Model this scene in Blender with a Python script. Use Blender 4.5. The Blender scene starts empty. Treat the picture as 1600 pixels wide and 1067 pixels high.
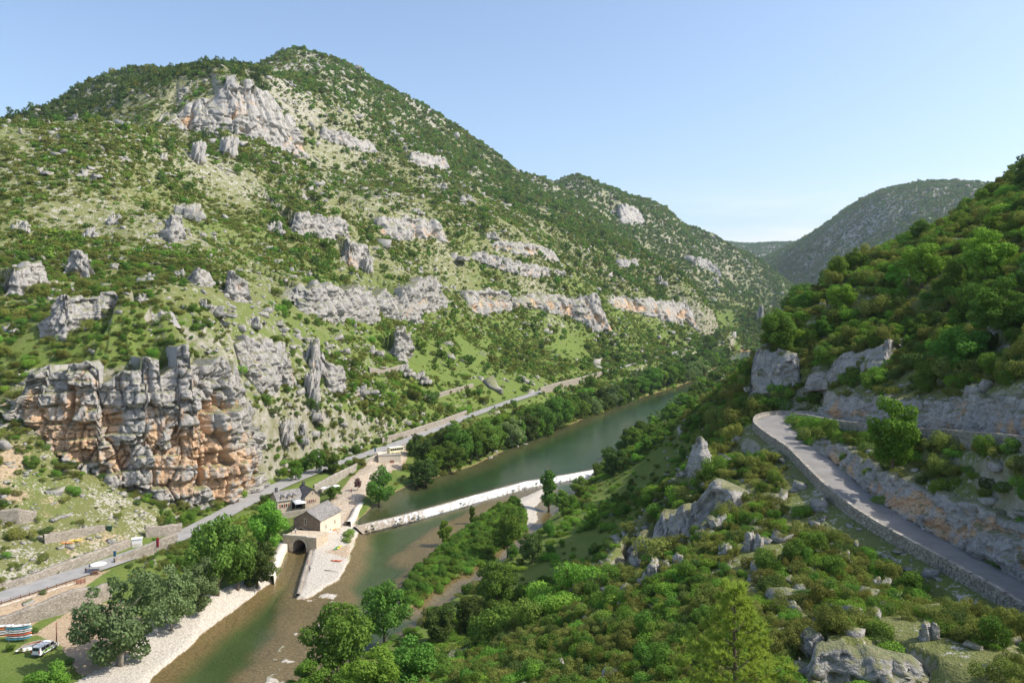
import bpy, bmesh, math, random
import numpy as np
from mathutils import Vector, Matrix

# ---------------------------------------------------------------- camera, sky, sun, exposure
F = 1244.0; CX = 800.0; HY = 485.0; CAMZ = 71.0      # focal length in photo pixels, principal column, horizon row, eye height over the river
S = bpy.context.scene
COL = S.collection
cam_d = bpy.data.cameras.new('camera'); cam = bpy.data.objects.new('camera', cam_d); COL.objects.link(cam)
cam.location = (0, 0, CAMZ); cam.rotation_euler = (math.radians(90), 0, 0)
cam_d.sensor_width = 36; cam_d.lens = F / 1600 * 36; cam_d.shift_y = -(533.5 - HY) / 1600
cam_d.clip_start = 0.5; cam_d.clip_end = 30000
S.camera = cam
SUN_EL = math.radians(46); SUN_AZ = math.radians(95)   # azimuth from +Y towards +X
sd = Vector((math.sin(SUN_AZ) * math.cos(SUN_EL), math.cos(SUN_AZ) * math.cos(SUN_EL), math.sin(SUN_EL)))
W = bpy.data.worlds.new('World'); S.world = W; W.use_nodes = True
wn = W.node_tree.nodes; wl = W.node_tree.links
bg = wn['Background']; bg.inputs['Strength'].default_value = 0.15
sky = wn.new('ShaderNodeTexSky'); sky.sky_type = 'NISHITA'; sky.sun_disc = False
sky.sun_elevation = SUN_EL; sky.sun_rotation = SUN_AZ; sky.altitude = 100
sky.air_density = 1.0; sky.dust_density = 2.0; sky.ozone_density = 1.5
tc = wn.new('ShaderNodeTexCoord'); mp = wn.new('ShaderNodeMapping'); mp.inputs['Scale'].default_value = (2.2, 2.2, 16); wl.new(tc.outputs['Generated'], mp.inputs['Vector'])
cn = wn.new('ShaderNodeTexNoise'); cn.inputs['Scale'].default_value = 1.6; cn.inputs['Detail'].default_value = 6; cn.inputs['Roughness'].default_value = .6; wl.new(mp.outputs[0], cn.inputs['Vector'])
cr_ = wn.new('ShaderNodeMapRange'); cr_.inputs[1].default_value = .34; cr_.inputs[2].default_value = .62; wl.new(cn.outputs['Fac'], cr_.inputs[0])
sz_ = wn.new('ShaderNodeSeparateXYZ'); wl.new(tc.outputs['Generated'], sz_.inputs[0])
el = wn.new('ShaderNodeMapRange'); el.inputs[1].default_value = .16; el.inputs[2].default_value = .09; el.inputs[3].default_value = 0.; el.inputs[4].default_value = .75; wl.new(sz_.outputs[2], el.inputs[0])     # thin cloud low over the horizon, all round
mu = wn.new('ShaderNodeMath'); mu.operation = 'MULTIPLY'; wl.new(cr_.outputs[0], mu.inputs[0]); wl.new(el.outputs[0], mu.inputs[1])
cm = wn.new('ShaderNodeMix'); cm.data_type = 'RGBA'; wl.new(mu.outputs[0], cm.inputs[0]); wl.new(sky.outputs[0], cm.inputs[6]); cm.inputs[7].default_value = (5.0, 5.05, 5.1, 1); wl.new(cm.outputs[2], bg.inputs[0])
sl = bpy.data.lights.new('sun', 'SUN'); sl.energy = 3.5; sl.angle = math.radians(0.53); sl.color = (1, .95, .87)
sun = bpy.data.objects.new('sun', sl); COL.objects.link(sun); sun.location = (600, 250, 800)
sun.rotation_euler = (-sd).to_track_quat('-Z', 'Y').to_euler()
S.view_settings.view_transform = 'Standard'; S.view_settings.look = 'None'
S.view_settings.exposure = 0.62; S.view_settings.gamma = 1.0; S.view_settings.use_curve_mapping = False
# ---------------------------------------------------------------- noise
def _h(ix, iy, iz, seed):
    n = (ix.astype(np.int64) * 374761393 + iy.astype(np.int64) * 668265263 + iz.astype(np.int64) * 2147483647 + seed * 974634277) & 0xffffffff
    n = ((n ^ (n >> 13)) * 1274126177) & 0xffffffff
    n = n ^ (n >> 16)
    return (n & 0xffffff).astype(np.float32) / 8388607.5 - 1.0
def vn2(x, y, seed=0):
    x0 = np.floor(x); y0 = np.floor(y); fx = (x - x0).astype(np.float32); fy = (y - y0).astype(np.float32)
    fx = fx * fx * (3 - 2 * fx); fy = fy * fy * (3 - 2 * fy)
    ix = x0.astype(np.int64); iy = y0.astype(np.int64); z = np.zeros_like(ix)
    a = _h(ix, iy, z, seed); b = _h(ix + 1, iy, z, seed); c = _h(ix, iy + 1, z, seed); d = _h(ix + 1, iy + 1, z, seed)
    return (a + (b - a) * fx) * (1 - fy) + (c + (d - c) * fx) * fy
def vn3(x, y, z, seed=0):
    x0 = np.floor(x); y0 = np.floor(y); z0 = np.floor(z)
    fx = (x - x0); fy = (y - y0); fz = (z - z0)
    fx = fx * fx * (3 - 2 * fx); fy = fy * fy * (3 - 2 * fy); fz = fz * fz * (3 - 2 * fz)
    ix = x0.astype(np.int64); iy = y0.astype(np.int64); iz = z0.astype(np.int64)
    r = 0
    for dz in (0, 1):
        wz = fz if dz else 1 - fz
        a = _h(ix, iy, iz + dz, seed); b = _h(ix + 1, iy, iz + dz, seed); c = _h(ix, iy + 1, iz + dz, seed); d = _h(ix + 1, iy + 1, iz + dz, seed)
        r = r + wz * ((a + (b - a) * fx) * (1 - fy) + (c + (d - c) * fx) * fy)
    return r
def fbm2(x, y, o=4, seed=0, g=.5):
    r = 0; a = 1; t = 0
    for i in range(o):
        r = r + a * vn2(x + 17.3 * i, y - 9.1 * i, seed + i); t += a; a *= g; x = x * 2.03; y = y * 2.03
    return r / t
def fbm3(x, y, z, o=4, seed=0, g=.5):
    r = 0; a = 1; t = 0
    for i in range(o):
        r = r + a * vn3(x, y, z, seed + i); t += a; a *= g; x = x * 2.03 + 5; y = y * 2.03 + 3; z = z * 2.03
    return r / t
def cells2(x, y, seed=0, jit=.85):
    """cellular noise: random value of the nearest cell and distance to the joint between cells"""
    ix = np.floor(x).astype(np.int64); iy = np.floor(y).astype(np.int64); d1 = np.full(x.shape, 9.); d2 = np.full(x.shape, 9.); val = np.zeros(x.shape); z = np.zeros_like(ix)
    for a in (-1, 0, 1):
        for b in (-1, 0, 1):
            cx = ix + a; cy = iy + b; px_ = cx + .5 + .5 * jit * _h(cx, cy, z, seed); py_ = cy + .5 + .5 * jit * _h(cx, cy, z, seed + 1)
            d = np.maximum(np.abs(x - px_), np.abs(y - py_)) * .6 + .4 * np.hypot(x - px_, y - py_); v = _h(cx, cy, z, seed + 2); n = d < d1
            d2 = np.where(n, d1, np.minimum(d2, d)); val = np.where(n, v, val); d1 = np.where(n, d, d1)
    return val, d2 - d1
def sstep(a, b, x):
    t = np.clip((x - a) / (b - a), 0, 1); return t * t * (3 - 2 * t)

# ---------------------------------------------------------------- survey: sight lines to world points
def P(u, v, Y):
    return ((u - CX) / F * Y, Y, CAMZ - (v - HY) / F * Y)
def G(u, v, z=0.):
    Y = (CAMZ - z) * F / (v - HY); return ((u - CX) / F * Y, Y, z)
def YL(u, v, t):                                       # left valley flank: rises from the road line at gradient t
    k = (u - CX) / F; m = (HY - v) / F
    return (65 + 186 * t) / (t * (.36 - .933 * k) - m)
def L(u, v, t): return P(u, v, YL(u, v, t))

ROAD_L = [(-190, 60, 8.0), (-150, 120, 7.2), G(0, 934, 6.8), G(90, 905, 6.5), G(180, 876, 6.2), G(270, 845, 6.0), G(345, 805, 6.0), G(420, 765, 6.0), G(500, 732, 6.5),
          G(560, 713, 7.0), G(620, 694, 7.6), G(680, 670, 8.2), G(740, 647, 9.0), G(800, 626, 10.), G(870, 604, 11.), G(950, 579, 12.5), G(1020, 561, 14.5), G(1090, 540, 19.), (420, 1500, 24)]
def gz(u, v, z): return G(u, v, z)
HAIR = [(56, 62, 39.2), gz(1600, 927, 41.), gz(1500, 874, 42.), gz(1430, 837, 42.8), gz(1370, 802, 43.6), gz(1325, 768, 44.5), gz(1290, 735, 45.4), gz(1258, 704, 46.3), gz(1222, 682, 47.2), gz(1200, 665, 47.9),
        gz(1203, 653, 48.3), gz(1232, 648, 48.7), gz(1275, 651, 49.2), gz(1325, 661, 50.0), gz(1400, 669.5, 51.2), gz(1500, 678, 53.2), gz(1600, 686, 55.), (65, 70, 57.6), (66, 40, 60.)]

CP = []
CP += [G(230, 1067, 1), G(330, 975, 1), G(430, 905, 1.5), G(470, 850, 2), G(540, 880, .5), G(560, 820, 1.5), G(640, 765, 2), G(780, 705, 2), G(900, 660, 2), G(1000, 620, 2), G(1105, 590, 2),
       G(930, 738, 2), G(990, 692, 2), G(1060, 642, 2), G(860, 800, 1), G(770, 880, 1), G(680, 950, 1), G(640, 1000, 1.5), G(500, 1060, 1), G(450, 1067, 0)]
CP += [(480, 1600, 5), (620, 2000, 8), (820, 2600, 12), (1100, 3400, 18), (320, 1150, 3), (270, 980, 2), (400, 1330, 2), (360, 1290, 2), (440, 1320, 2), (410, 1430, 3), (350, 1230, 2), (400, 1230, 3)]
CP += ROAD_L
CP += [G(500, 838, 2.2), G(530, 815, 2.5), G(545, 790, 3.), G(520, 775, 4.5), G(560, 745, 6.), G(590, 725, 7.2), G(620, 706, 8.3), G(640, 698, 8.4), G(441, 796, 5.), G(479, 792, 5.), G(498, 789, 4.8), G(460, 826, 3.6), G(600, 762, 2.2), G(612, 735, 4.2), G(640, 730, 3.6), G(596, 745, 4.6), G(60, 1000, 3), G(150, 990, 3), G(280, 920, 4.5), G(560, 770, 5), G(620, 735, 6), (-130, 140, 3), (-160, 90, 3)]
# left flank
for u, v, Y in [(430, 98, 1390), (500, 91, 1480), (-250, 620, 232), (-100, 605, 246), (10, 592, 252), (100, 572, 258), (215, 560, 270), (330, 548, 288), (400, 520, 330), (460, 560, 345), (530, 600, 372), (620, 610, 450), (700, 570, 545),
                (-200, 450, 330), (-60, 420, 345), (60, 420, 350), (180, 440, 352), (300, 430, 375), (400, 440, 420), (500, 470, 470), (600, 500, 545), (700, 500, 640), (800, 510, 760), (900, 535, 880), (1000, 525, 1080), (1090, 520, 1290),
                (-200, 300, 440), (0, 290, 450), (120, 260, 490), (210, 215, 560), (300, 300, 560), (400, 330, 590), (500, 340, 670), (600, 345, 760), (700, 360, 860), (800, 400, 900), (900, 430, 1020), (1000, 450, 1200), (1085, 470, 1320),
                (-200, 190, 520), (0, 204, 540), (100, 205, 560), (200, 200, 590), (300, 250, 700), (400, 255, 800), (500, 250, 930), (620, 270, 1060), (740, 300, 1200), (850, 340, 1350), (960, 380, 1500), (1060, 450, 1560),
                (260, 190, 800), (340, 135, 900), (400, 128, 950), (470, 150, 1020), (520, 150, 1150), (640, 190, 1450), (750, 245, 1620), (850, 295, 1800), (460, 108, 1300), (400, 118, 1300),
                (345, 128, 1350), (200, 134, 1250), (100, 158, 1150), (0, 200, 1050), (-150, 240, 950), (-400, 260, 1000),
                (100, 190, 1000), (200, 160, 1040), (0, 210, 900), (290, 150, 1100),
                (465, 83, 1440), (540, 106, 1560), (640, 166, 1700), (700, 196, 1780), (760, 241, 1850), (840, 279, 1950)]:
    CP.append(P(u, v, Y))
CP += [(-520, 760, 150), (-350, 720, 190), (-250, 760, 230)]          # hollow behind the shoulder
CP += [(-400, 1900, 400), (-100, 2100, 380), (-900, 1500, 300), (-700, 1250, 300), (100, 2300, 330), (-600, 2600, 300)]
# further spurs on the left of the valley
for u, v, Y in [(885, 281, 2350), (940, 299, 2420), (990, 320, 2450), (1060, 346, 2650), (1150, 386, 3000), (1210, 425, 3050), (1255, 462, 2950),
                (960, 350, 2200), (1050, 400, 2250), (1150, 450, 2350), (1200, 480, 2300), (1120, 480, 1900), (1180, 495, 1950), (1240, 480, 2600), (870, 300, 2150)]:
    CP.append(P(u, v, Y))
CP += [(600, 3000, 420), (300, 2800, 460), (900, 4000, 300)]
# far hill on the right and plateau
for u, v, Y in [(1215, 415, 3900), (1250, 390, 3800), (1290, 362, 3700), (1350, 322, 3600), (1400, 293, 3600), (1440, 285, 3650), (1540, 290, 3700), (1700, 300, 3600), (1300, 440, 3000), (1400, 380, 3000), (1500, 350, 2900), (1290, 470, 2600),
                (1140, 384, 6200), (1180, 381, 6200), (1260, 377, 6200), (1400, 376, 6400), (1000, 380, 6400), (800, 380, 6400)]:
    CP.append(P(u, v, Y))
CP += [(1600, 5000, 250), (1900, 4600, 560), (500, 5000, 200), (2600, 3600, 600), (2600, 6500, 560), (-1500, 6000, 400), (-2500, 4000, 350), (-1800, 2200, 330), (-2500, 1500, 300), (-1500, 900, 240)]
# right flank
for u, v, Y in [(1050, 665, 330), (1115, 625, 300), (1050, 742, 275), (955, 800, 240), (880, 882, 205), (900, 952, 168), (800, 1000, 158), (700, 1030, 152), (985, 850, 205), (1000, 700, 345),
                (1150, 690, 160), (1100, 715, 150), (1082, 760, 142), (1012, 830, 130), (985, 900, 117), (900, 1000, 102), (830, 1060, 93), (1150, 850, 107), (1150, 950, 86), (1250, 850, 103), (1300, 950, 80), (1450, 950, 78),
                (1600, 1000, 66), (1400, 1060, 62), (1150, 1067, 68), (1000, 1067, 76),
                (1300, 600, 168), (1400, 560, 158), (1600, 600, 112), (1500, 480, 165), (1600, 400, 155), (1600, 318, 235), (1480, 354, 265), (1400, 395, 275), (1300, 460, 272), (1230, 522, 240), (1200, 545, 212), (1168, 600, 196)]:
    CP.append(P(u, v, Y))
CP += HAIR
CP += [(45, 152, 40.), (40, 172, 33), (40, 200, 20), (45, 230, 14), (52, 215, 26)]
CP += [(120, 340, 45), (95, 420, 16), (170, 430, 60), (240, 600, 55), (330, 800, 70), (520, 1200, 110), (750, 1700, 140), (150, 560, 6), (700, 1150, 220), (400, 600, 190), (260, 300, 170), (200, 150, 135), (150, 60, 110), (900, 1000, 320), (500, 300, 260), (1500, 2000, 420), (1800, 1000, 450)]
CP += [(0, 0, 68), (0, 30, 52), (0, 60, 37.5), (-40, 60, 28), (-80, 100, 10), (-60, 140, 2.5), (30, 15, 66), (45, 30, 62), (20, 40, 47), (-60, 30, 30), (-120, 60, 6), (25, 55, 43)]
CP = np.array(CP, float)

def tps_fit(p):
    n = len(p); x = p[:, :2] / 500.; d2 = ((x[:, None] - x[None]) ** 2).sum(-1)
    K = np.where(d2 > 0, d2 * np.log(d2 + 1e-20), 0); K += np.eye(n) * 1e-5
    A = np.zeros((n + 3, n + 3)); A[:n, :n] = K; A[:n, n] = 1; A[:n, n + 1:] = x; A[n, :n] = 1; A[n + 1:, :n] = x.T
    b = np.zeros(n + 3); b[:n] = p[:, 2]
    return x, np.linalg.solve(A, b)
def tps_eval(f, X, Y):
    x, w = f; shp = X.shape; q = np.stack([X.ravel(), Y.ravel()], 1) / 500.; out = np.empty(len(q)); n = len(x)
    for i in range(0, len(q), 20000):
        c = q[i:i + 20000]; d2 = ((c ** 2).sum(1)[:, None] + (x ** 2).sum(1)[None] - 2 * c @ x.T).clip(1e-12)
        out[i:i + 20000] = (d2 * np.log(d2)) @ w[:n] + w[n] + c @ w[n + 1:]
    return out.reshape(shp)
TPS = tps_fit(CP)

# polar grid: fine near the road bend, coarse far up the valley
NT = 940
TH = np.concatenate([np.linspace(-52, -38, 40, endpoint=False), np.linspace(-38, 38, NT - 80), np.linspace(38, 56, 41)[1:]]) * math.pi / 180
LR = np.concatenate([np.linspace(math.log(a), math.log(b), n, endpoint=False) for a, b, n in ((12, 60, 50), (60, 130, 110), (130, 430, 360), (430, 1600, 240), (1600, 8000, 110))] + [[math.log(8000)]])
RR = np.exp(LR); NR = len(RR)
TT, RG = np.meshgrid(TH, RR)                             # rows = radius
GX = RG * np.sin(TT); GY = RG * np.cos(TT)
_cg = tps_eval(TPS, GX[::3, ::3], GY[::3, ::3])          # smooth, so a third of the nodes is enough
def _up(c):
    ri = np.arange(NR) / 3.; ci = np.arange(GX.shape[1]) / 3.
    r0 = np.minimum(ri.astype(int), c.shape[0] - 2); c0 = np.minimum(ci.astype(int), c.shape[1] - 2)
    fr = (ri - r0)[:, None]; fc = (ci - c0)[None]
    return (c[r0][:, c0] * (1 - fr) + c[r0 + 1][:, c0] * fr) * (1 - fc) + (c[r0][:, c0 + 1] * (1 - fr) + c[r0 + 1][:, c0 + 1] * fr) * fc
GZ = _up(_cg)

def hz(X, Y, A=None):                                    # bilinear height (or any attribute) at world points
    A = GZ if A is None else A
    X = np.asarray(X, float); Y = np.asarray(Y, float)
    t = np.arctan2(X, Y); r = np.log(np.hypot(X, Y).clip(12.01, 7990))
    ci = np.interp(t, TH, np.arange(len(TH))); ri = np.interp(r, LR, np.arange(NR))
    r0 = np.clip(ri.astype(int), 0, NR - 2); c0 = np.clip(ci.astype(int), 0, len(TH) - 2); fr = ri - r0; fc = ci - c0
    return (A[r0, c0] * (1 - fr) + A[r0 + 1, c0] * fr) * (1 - fc) + (A[r0, c0 + 1] * (1 - fr) + A[r0 + 1, c0 + 1] * fr) * fc
_RS = np.exp(np.linspace(math.log(20), math.log(7900), 3000))
def ray(u, v, A=None, rmin=20):                          # first hit of a sight line on the terrain
    k = (u - CX) / F; m = (HY - v) / F
    Y = _RS[_RS > rmin] / math.sqrt(1 + k * k); X = k * Y; z = hz(X, Y, A); ry = CAMZ + m * Y
    h = np.nonzero(z >= ry)[0]
    if len(h) == 0: return None
    i = h[0]
    if i == 0: return (X[0], Y[0], ry[0])
    a = (ry[i - 1] - z[i - 1]); b = (z[i] - ry[i]); f = a / (a + b + 1e-9)
    y = Y[i - 1] + f * (Y[i] - Y[i - 1])
    return (k * y, y, CAMZ + m * y)
# ---------------------------------------------------------------- shaping the terrain
def resample(pts, ds):
    p = np.asarray(pts, float); seg = np.linalg.norm(np.diff(p[:, :2], axis=0), axis=1); t = np.concatenate([[0], np.cumsum(seg)])
    n = max(2, int(round(t[-1] / ds)) + 1); q = np.linspace(0, t[-1], n)
    return np.stack([np.interp(q, t, p[:, i]) for i in range(p.shape[1])], 1)
def smooth(p, it=3):
    p = np.array(p, float)
    for _ in range(it):
        q = p.copy(); q[1:-1] = .25 * p[:-2] + .5 * p[1:-1] + .25 * p[2:]; p = q
    return p
def near_line(X, Y, pl, reach):
    """index mask of points near the polyline, with signed distance (+ = left of travel), and interpolated columns"""
    pl = np.asarray(pl, float)
    m = (X > pl[:, 0].min() - reach) & (X < pl[:, 0].max() + reach) & (Y > pl[:, 1].min() - reach) & (Y < pl[:, 1].max() + reach)
    idx = np.nonzero(m)
    xs = X[idx]; ys = Y[idx]; best = np.full(len(xs), 1e18); sd_ = np.full(len(xs), 1e4); vals = np.zeros((len(xs), pl.shape[1] - 2)); par = np.zeros(len(xs))
    od = np.argsort(ys, kind='stable'); yo = ys[od]
    for i in range(len(pl) - 1):
        a = pl[i]; b = pl[i + 1]; lo = np.searchsorted(yo, min(a[1], b[1]) - reach); hi = np.searchsorted(yo, max(a[1], b[1]) + reach); k = od[lo:hi]
        x = xs[k]; m = (x > min(a[0], b[0]) - reach) & (x < max(a[0], b[0]) + reach); k = k[m]; x = x[m]; y = ys[k]
        d = b[:2] - a[:2]; L2 = (d ** 2).sum() + 1e-9
        tc = (((x - a[0]) * d[0] + (y - a[1]) * d[1]) / L2).clip(0, 1)
        dx = x - a[0] - tc * d[0]; dy = y - a[1] - tc * d[1]; dd = dx * dx + dy * dy
        u = dd < best[k]; ku = k[u]; best[ku] = dd[u]
        cr = d[0] * dy[u] - d[1] * dx[u]
        sd_[ku] = np.where(cr >= 0, 1, -1) * np.sqrt(dd[u]); vals[ku] = a[2:] + tc[u][:, None] * (b - a)[2:]; par[ku] = i + tc[u]
    return idx, sd_, vals, par
def inpoly(X, Y, poly):
    r = np.zeros(X.shape, bool); n = len(poly)
    for i in range(n):
        x0, y0 = poly[i][:2]; x1, y1 = poly[(i + 1) % n][:2]
        if y0 == y1: continue
        c = ((y0 > Y) != (y1 > Y)) & (X < (x1 - x0) * (Y - y0) / (y1 - y0) + x0); r ^= c
    return r
def sdpoly(X, Y, poly, reach=60.):
    """signed distance to the polygon outline, negative inside; +-reach far away"""
    out = np.where(inpoly(X, Y, poly), -reach, reach).astype(float)
    pl = np.array([p[:2] for p in poly] + [poly[0][:2]], float)
    idx, d, _, _ = near_line(X, Y, pl, reach)
    d = np.minimum(np.abs(d), reach); s = np.sign(out[idx]); out[idx] = s * d
    return out

# relief: gullies and hummocks, strongest on the high flanks
hill = sstep(6, 60, GZ)
far = np.clip(RG / 500., .12, 1.)
dLine = fbm2(GX / 150, GY / 150, 3, 3) * 13 * hill * far + fbm2(GX / 45, GY / 45, 3, 7) * 4.5 * hill * far + fbm2(GX / 14, GY / 14, 3, 11) * 1.6 * (.25 + .75 * hill) * np.clip(RG / 300, .3, 1.) * sstep(1.5, 8, GZ)
rid = 1 - np.abs(fbm2(GX / 210 + 3, GY / 210, 3, 21)) * 2.2
dLine += (rid - .5) * 16 * hill * np.clip(RG / 900 - .35, 0, 1)
GZ = GZ + dLine
RELZ = GZ.copy()

CLIFFS = {}
def step(name, cols, D=8., up=45., dn=25., ds=None, sm=2, back=.75):
    fixY = [c[3] for c in cols] if len(cols[0]) > 3 else None
    uu = np.array([c[0] for c in cols], float)
    us = np.arange(uu[0], uu[-1] + .1, max(3., (uu[-1] - uu[0]) / 60.))
    vt = np.interp(us, uu, [c[1] for c in cols]); vb = np.interp(us, uu, [c[2] for c in cols])
    pb = []
    for u, b in zip(us, vb):
        h = ray(u, b, RELZ); pb.append(h if h else (np.nan,) * 3)
    pb = np.array(pb); ok = ~np.isnan(pb[:, 0])
    Yb = np.interp(us, us[ok], pb[ok, 1])
    med = np.array([np.median(Yb[max(0, i - 2):i + 3]) for i in range(len(Yb))])
    for _ in range(sm): med = np.convolve(np.pad(med, 2, mode='edge'), [.1, .2, .4, .2, .1], 'valid')
    Yb = med if fixY is None else np.interp(us, uu, fixY)
    X = (us - CX) / F * Yb; zb = CAMZ - (vb - HY) / F * Yb
    t = np.gradient(np.stack([X, Yb], 1), axis=0); t /= np.linalg.norm(t, axis=1, keepdims=True); n = np.stack([-t[:, 1], t[:, 0]], 1)
    Yt = Yb + D * np.abs(n[:, 1]) * .6
    zt = np.maximum(CAMZ - (vt - HY) / F * Yt, zb + .3)
    pl = np.stack([X, Yb, zb, zt], 1)
    d = ds or max(.35, float(np.median(Yb)) / 800.)
    apply_step(name, pl, D, up, dn, d, back)
def apply_step(name, pl, D, up, dn, d, back=.75, taper=.22, ref=None):
    RELZ_ = RELZ if ref is None else ref
    CLIFFS[name] = dict(pl=resample(smooth(pl, 1), d * 1.0), D=D, ds=d, back=back)
    idx, s, vals, par = near_line(GX, GY, resample(pl, max(2., d * 3)), max(up, dn) * 2.2 + D)
    z0 = GZ[idx]; zbv = vals[:, 0]; ztv = vals[:, 1]
    db = zbv - hz(*line_pt(pl, par, 0, resample(pl, max(2., d * 3))), RELZ_); dt = ztv - hz(*line_pt(pl, par, D, resample(pl, max(2., d * 3))), RELZ_)
    npar = len(resample(pl, max(2., d * 3))) - 1
    e = np.clip(np.minimum(par, npar - par) / (taper * npar), 0, 1); endf = e * e * (3 - 2 * e)
    beyond = (par <= 0) | (par >= npar)
    w = np.where(s < 0, np.exp(s / dn), np.where(s > D, np.exp(-(s - D) / up), 1.))
    dlt = np.where(s <= 0, db, np.where(s >= D, dt, db + (dt - db) * np.clip(s / D, 0, 1)))
    mid = (s > 0) & (s < D) & ~beyond
    zn = z0 + dlt * w * endf
    zn = np.where(mid, z0 + dlt * w * endf + (zbv + (ztv - zbv) * sstep(.45, 1., s / D) - .5 - z0 - dlt * w * endf) * np.clip(e * 3, 0, 1), zn)
    GZ[idx] = np.where(beyond, z0, zn)
def line_pt(pl, par, off, rp):
    i = np.clip(par.astype(int), 0, len(rp) - 2); f = par - i
    a = rp[i, :2]; b = rp[i + 1, :2]; p = a + (b - a) * f[:, None]; d = b - a; d /= np.linalg.norm(d, axis=1, keepdims=True) + 1e-9
    return p[:, 0] - d[:, 1] * off, p[:, 1] + d[:, 0] * off

# cliffs surveyed on the photograph: column, crest row, foot row
step('great', [(2, 596, 640, 240), (30, 590, 660, 240), (60, 580, 690, 239), (100, 577, 722, 239), (150, 575, 745, 241), (215, 568, 775, 246), (240, 562, 782, 249), (262, 572, 788, 252), (290, 560, 792, 255), (325, 554, 795, 260), (372, 560, 793, 270), (392, 610, 780, 280), (410, 680, 765, 292), (424, 738, 757, 302)], D=17, up=35, dn=12, ds=.40)
step('grey_wall', [(372, 556, 575), (385, 540, 590), (410, 532, 612), (440, 528, 600), (462, 534, 606), (472, 545, 604)], D=11, up=25, dn=20)
step('crag', [(226, 200, 205, 800), (245, 182, 206, 800), (268, 172, 200, 805), (282, 168, 205, 808), (296, 152, 205, 812), (322, 145, 212, 818), (340, 150, 205, 825), (350, 130, 200, 828), (380, 124, 212, 838), (408, 130, 226, 852), (432, 148, 238, 870), (455, 172, 245, 890), (482, 196, 244, 915), (490, 222, 240, 925)], D=26, up=60, dn=60)
step('band_high', [(592, 350, 366), (604, 341, 372), (640, 338, 374), (680, 342, 376), (704, 352, 384), (708, 366, 382)], D=12, up=50, dn=40)
step('band_mid', [(768, 380, 392), (790, 376, 394), (830, 381, 402), (860, 386, 412), (876, 394, 416), (882, 406, 416)], D=12, up=50, dn=40)
step('pillars', [(432, 452, 468), (455, 440, 470), (480, 452, 492), (500, 448, 496), (520, 446, 502), (545, 456, 498), (560, 450, 502), (580, 452, 500), (592, 470, 490), (606, 452, 498), (620, 452, 500), (632, 474, 500), (636, 456, 506), (655, 452, 504), (662, 440, 488), (690, 434, 476), (706, 440, 470)], D=12, up=30, dn=30)
step('gallery', [(726, 456, 478), (745, 454, 492), (770, 452, 488), (800, 454, 484), (815, 466, 480), (840, 460, 482), (875, 461, 490), (905, 464, 500), (925, 462, 516), (945, 466, 520), (950, 474, 520), (964, 474, 526), (967, 486, 520)], D=14, up=45, dn=40)
step('nose', [(958, 462, 482), (985, 464, 488), (1010, 466, 490), (1030, 466, 496), (1050, 472, 508), (1075, 474, 504), (1090, 476, 516), (1098, 478, 516), (1099, 494, 514)], D=14, up=45, dn=40)
step('left_bluff', [(60, 488, 505), (75, 470, 528), (95, 462, 530), (115, 470, 524), (140, 462, 500), (178, 456, 486), (190, 470, 484)], D=6, up=25, dn=20)
step('far_crag', [(965, 330, 345), (980, 320, 350), (1000, 321, 350), (1012, 335, 348)], D=25, up=80, dn=80)
LEDGES = {
    'l1': ([(8, 440, 462), (30, 424, 464), (60, 412, 450), (78, 428, 442)], 'broken grey ledge at the left edge high above the orange cliff'),
    'l2': ([(102, 404, 428), (121, 394, 440), (142, 404, 436)], 'narrow grey ledge right of the ledge at the left edge'),
    'l3': ([(194, 476, 488), (212, 486, 506), (238, 488, 510), (262, 486, 508), (272, 500, 512)], 'row of small broken blocks above the middle of the orange cliff'),
    'l4': ([(226, 526, 536), (245, 518, 542), (275, 520, 540), (284, 530, 538)], 'low pale ledge just over the crest of the orange cliff'),
    'l5': ([(350, 440, 455), (362, 426, 470), (385, 432, 474), (394, 455, 470)], 'upright grey buttress above the right end of the orange cliff'),
    'l6': ([(254, 352, 364), (262, 340, 378), (285, 342, 376), (292, 360, 372)], 'lone pale rock head on the upper left shoulder'),
    'l7': ([(296, 428, 440), (312, 418, 448), (332, 428, 446)], 'small grey ledge left of the upright buttress'),
    'l8': ([(452, 344, 356), (468, 332, 372), (490, 336, 370), (510, 342, 378), (530, 338, 378), (550, 346, 370)], 'ragged pale ledge left of the high cave band'),
    'l9': ([(533, 386, 402), (545, 376, 424), (562, 384, 420), (582, 398, 420)], 'steep grey buttress below the ragged pale ledge'),
    'l11': ([(612, 532, 545), (618, 514, 562), (638, 512, 566), (646, 534, 552)], 'squat rock tower standing in the green slope under the pillars'),
    'l12': ([(638, 244, 252), (660, 240, 262), (690, 246, 266), (704, 258, 264)], 'dark ledge under the ridge right of the summit crag'),
    'l13': ([(498, 204, 214), (520, 202, 222), (545, 206, 230), (570, 222, 238), (592, 230, 238)], 'descending ledge just right of the summit crag'),
    'l14': ([(733, 397, 402), (780, 402, 418), (820, 408, 430), (850, 420, 434), (892, 426, 440)], 'long low ledge under the rusty cliff band'),
    'l15': ([(1082, 408, 418), (1095, 402, 422), (1112, 410, 424), (1132, 428, 440)], 'grey ledge on the far spur above the river bend'),
    'l17': ([(962, 408, 418), (985, 404, 422), (1002, 412, 420)], 'small ledge on the wooded slope above the reddish nose'),
    'l18': ([(498, 564, 585), (512, 564, 606), (530, 566, 612), (540, 588, 606)], 'grey buttress at the left end of the green slope')}
for k_, (c_, _) in LEDGES.items():
    w_ = (c_[-1][0] - c_[0][0]); step(k_, c_, D=5 if c_[0][2] > 430 else 8, up=18 if c_[0][2] > 430 else 30, dn=16 if c_[0][2] > 430 else 26)
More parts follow.
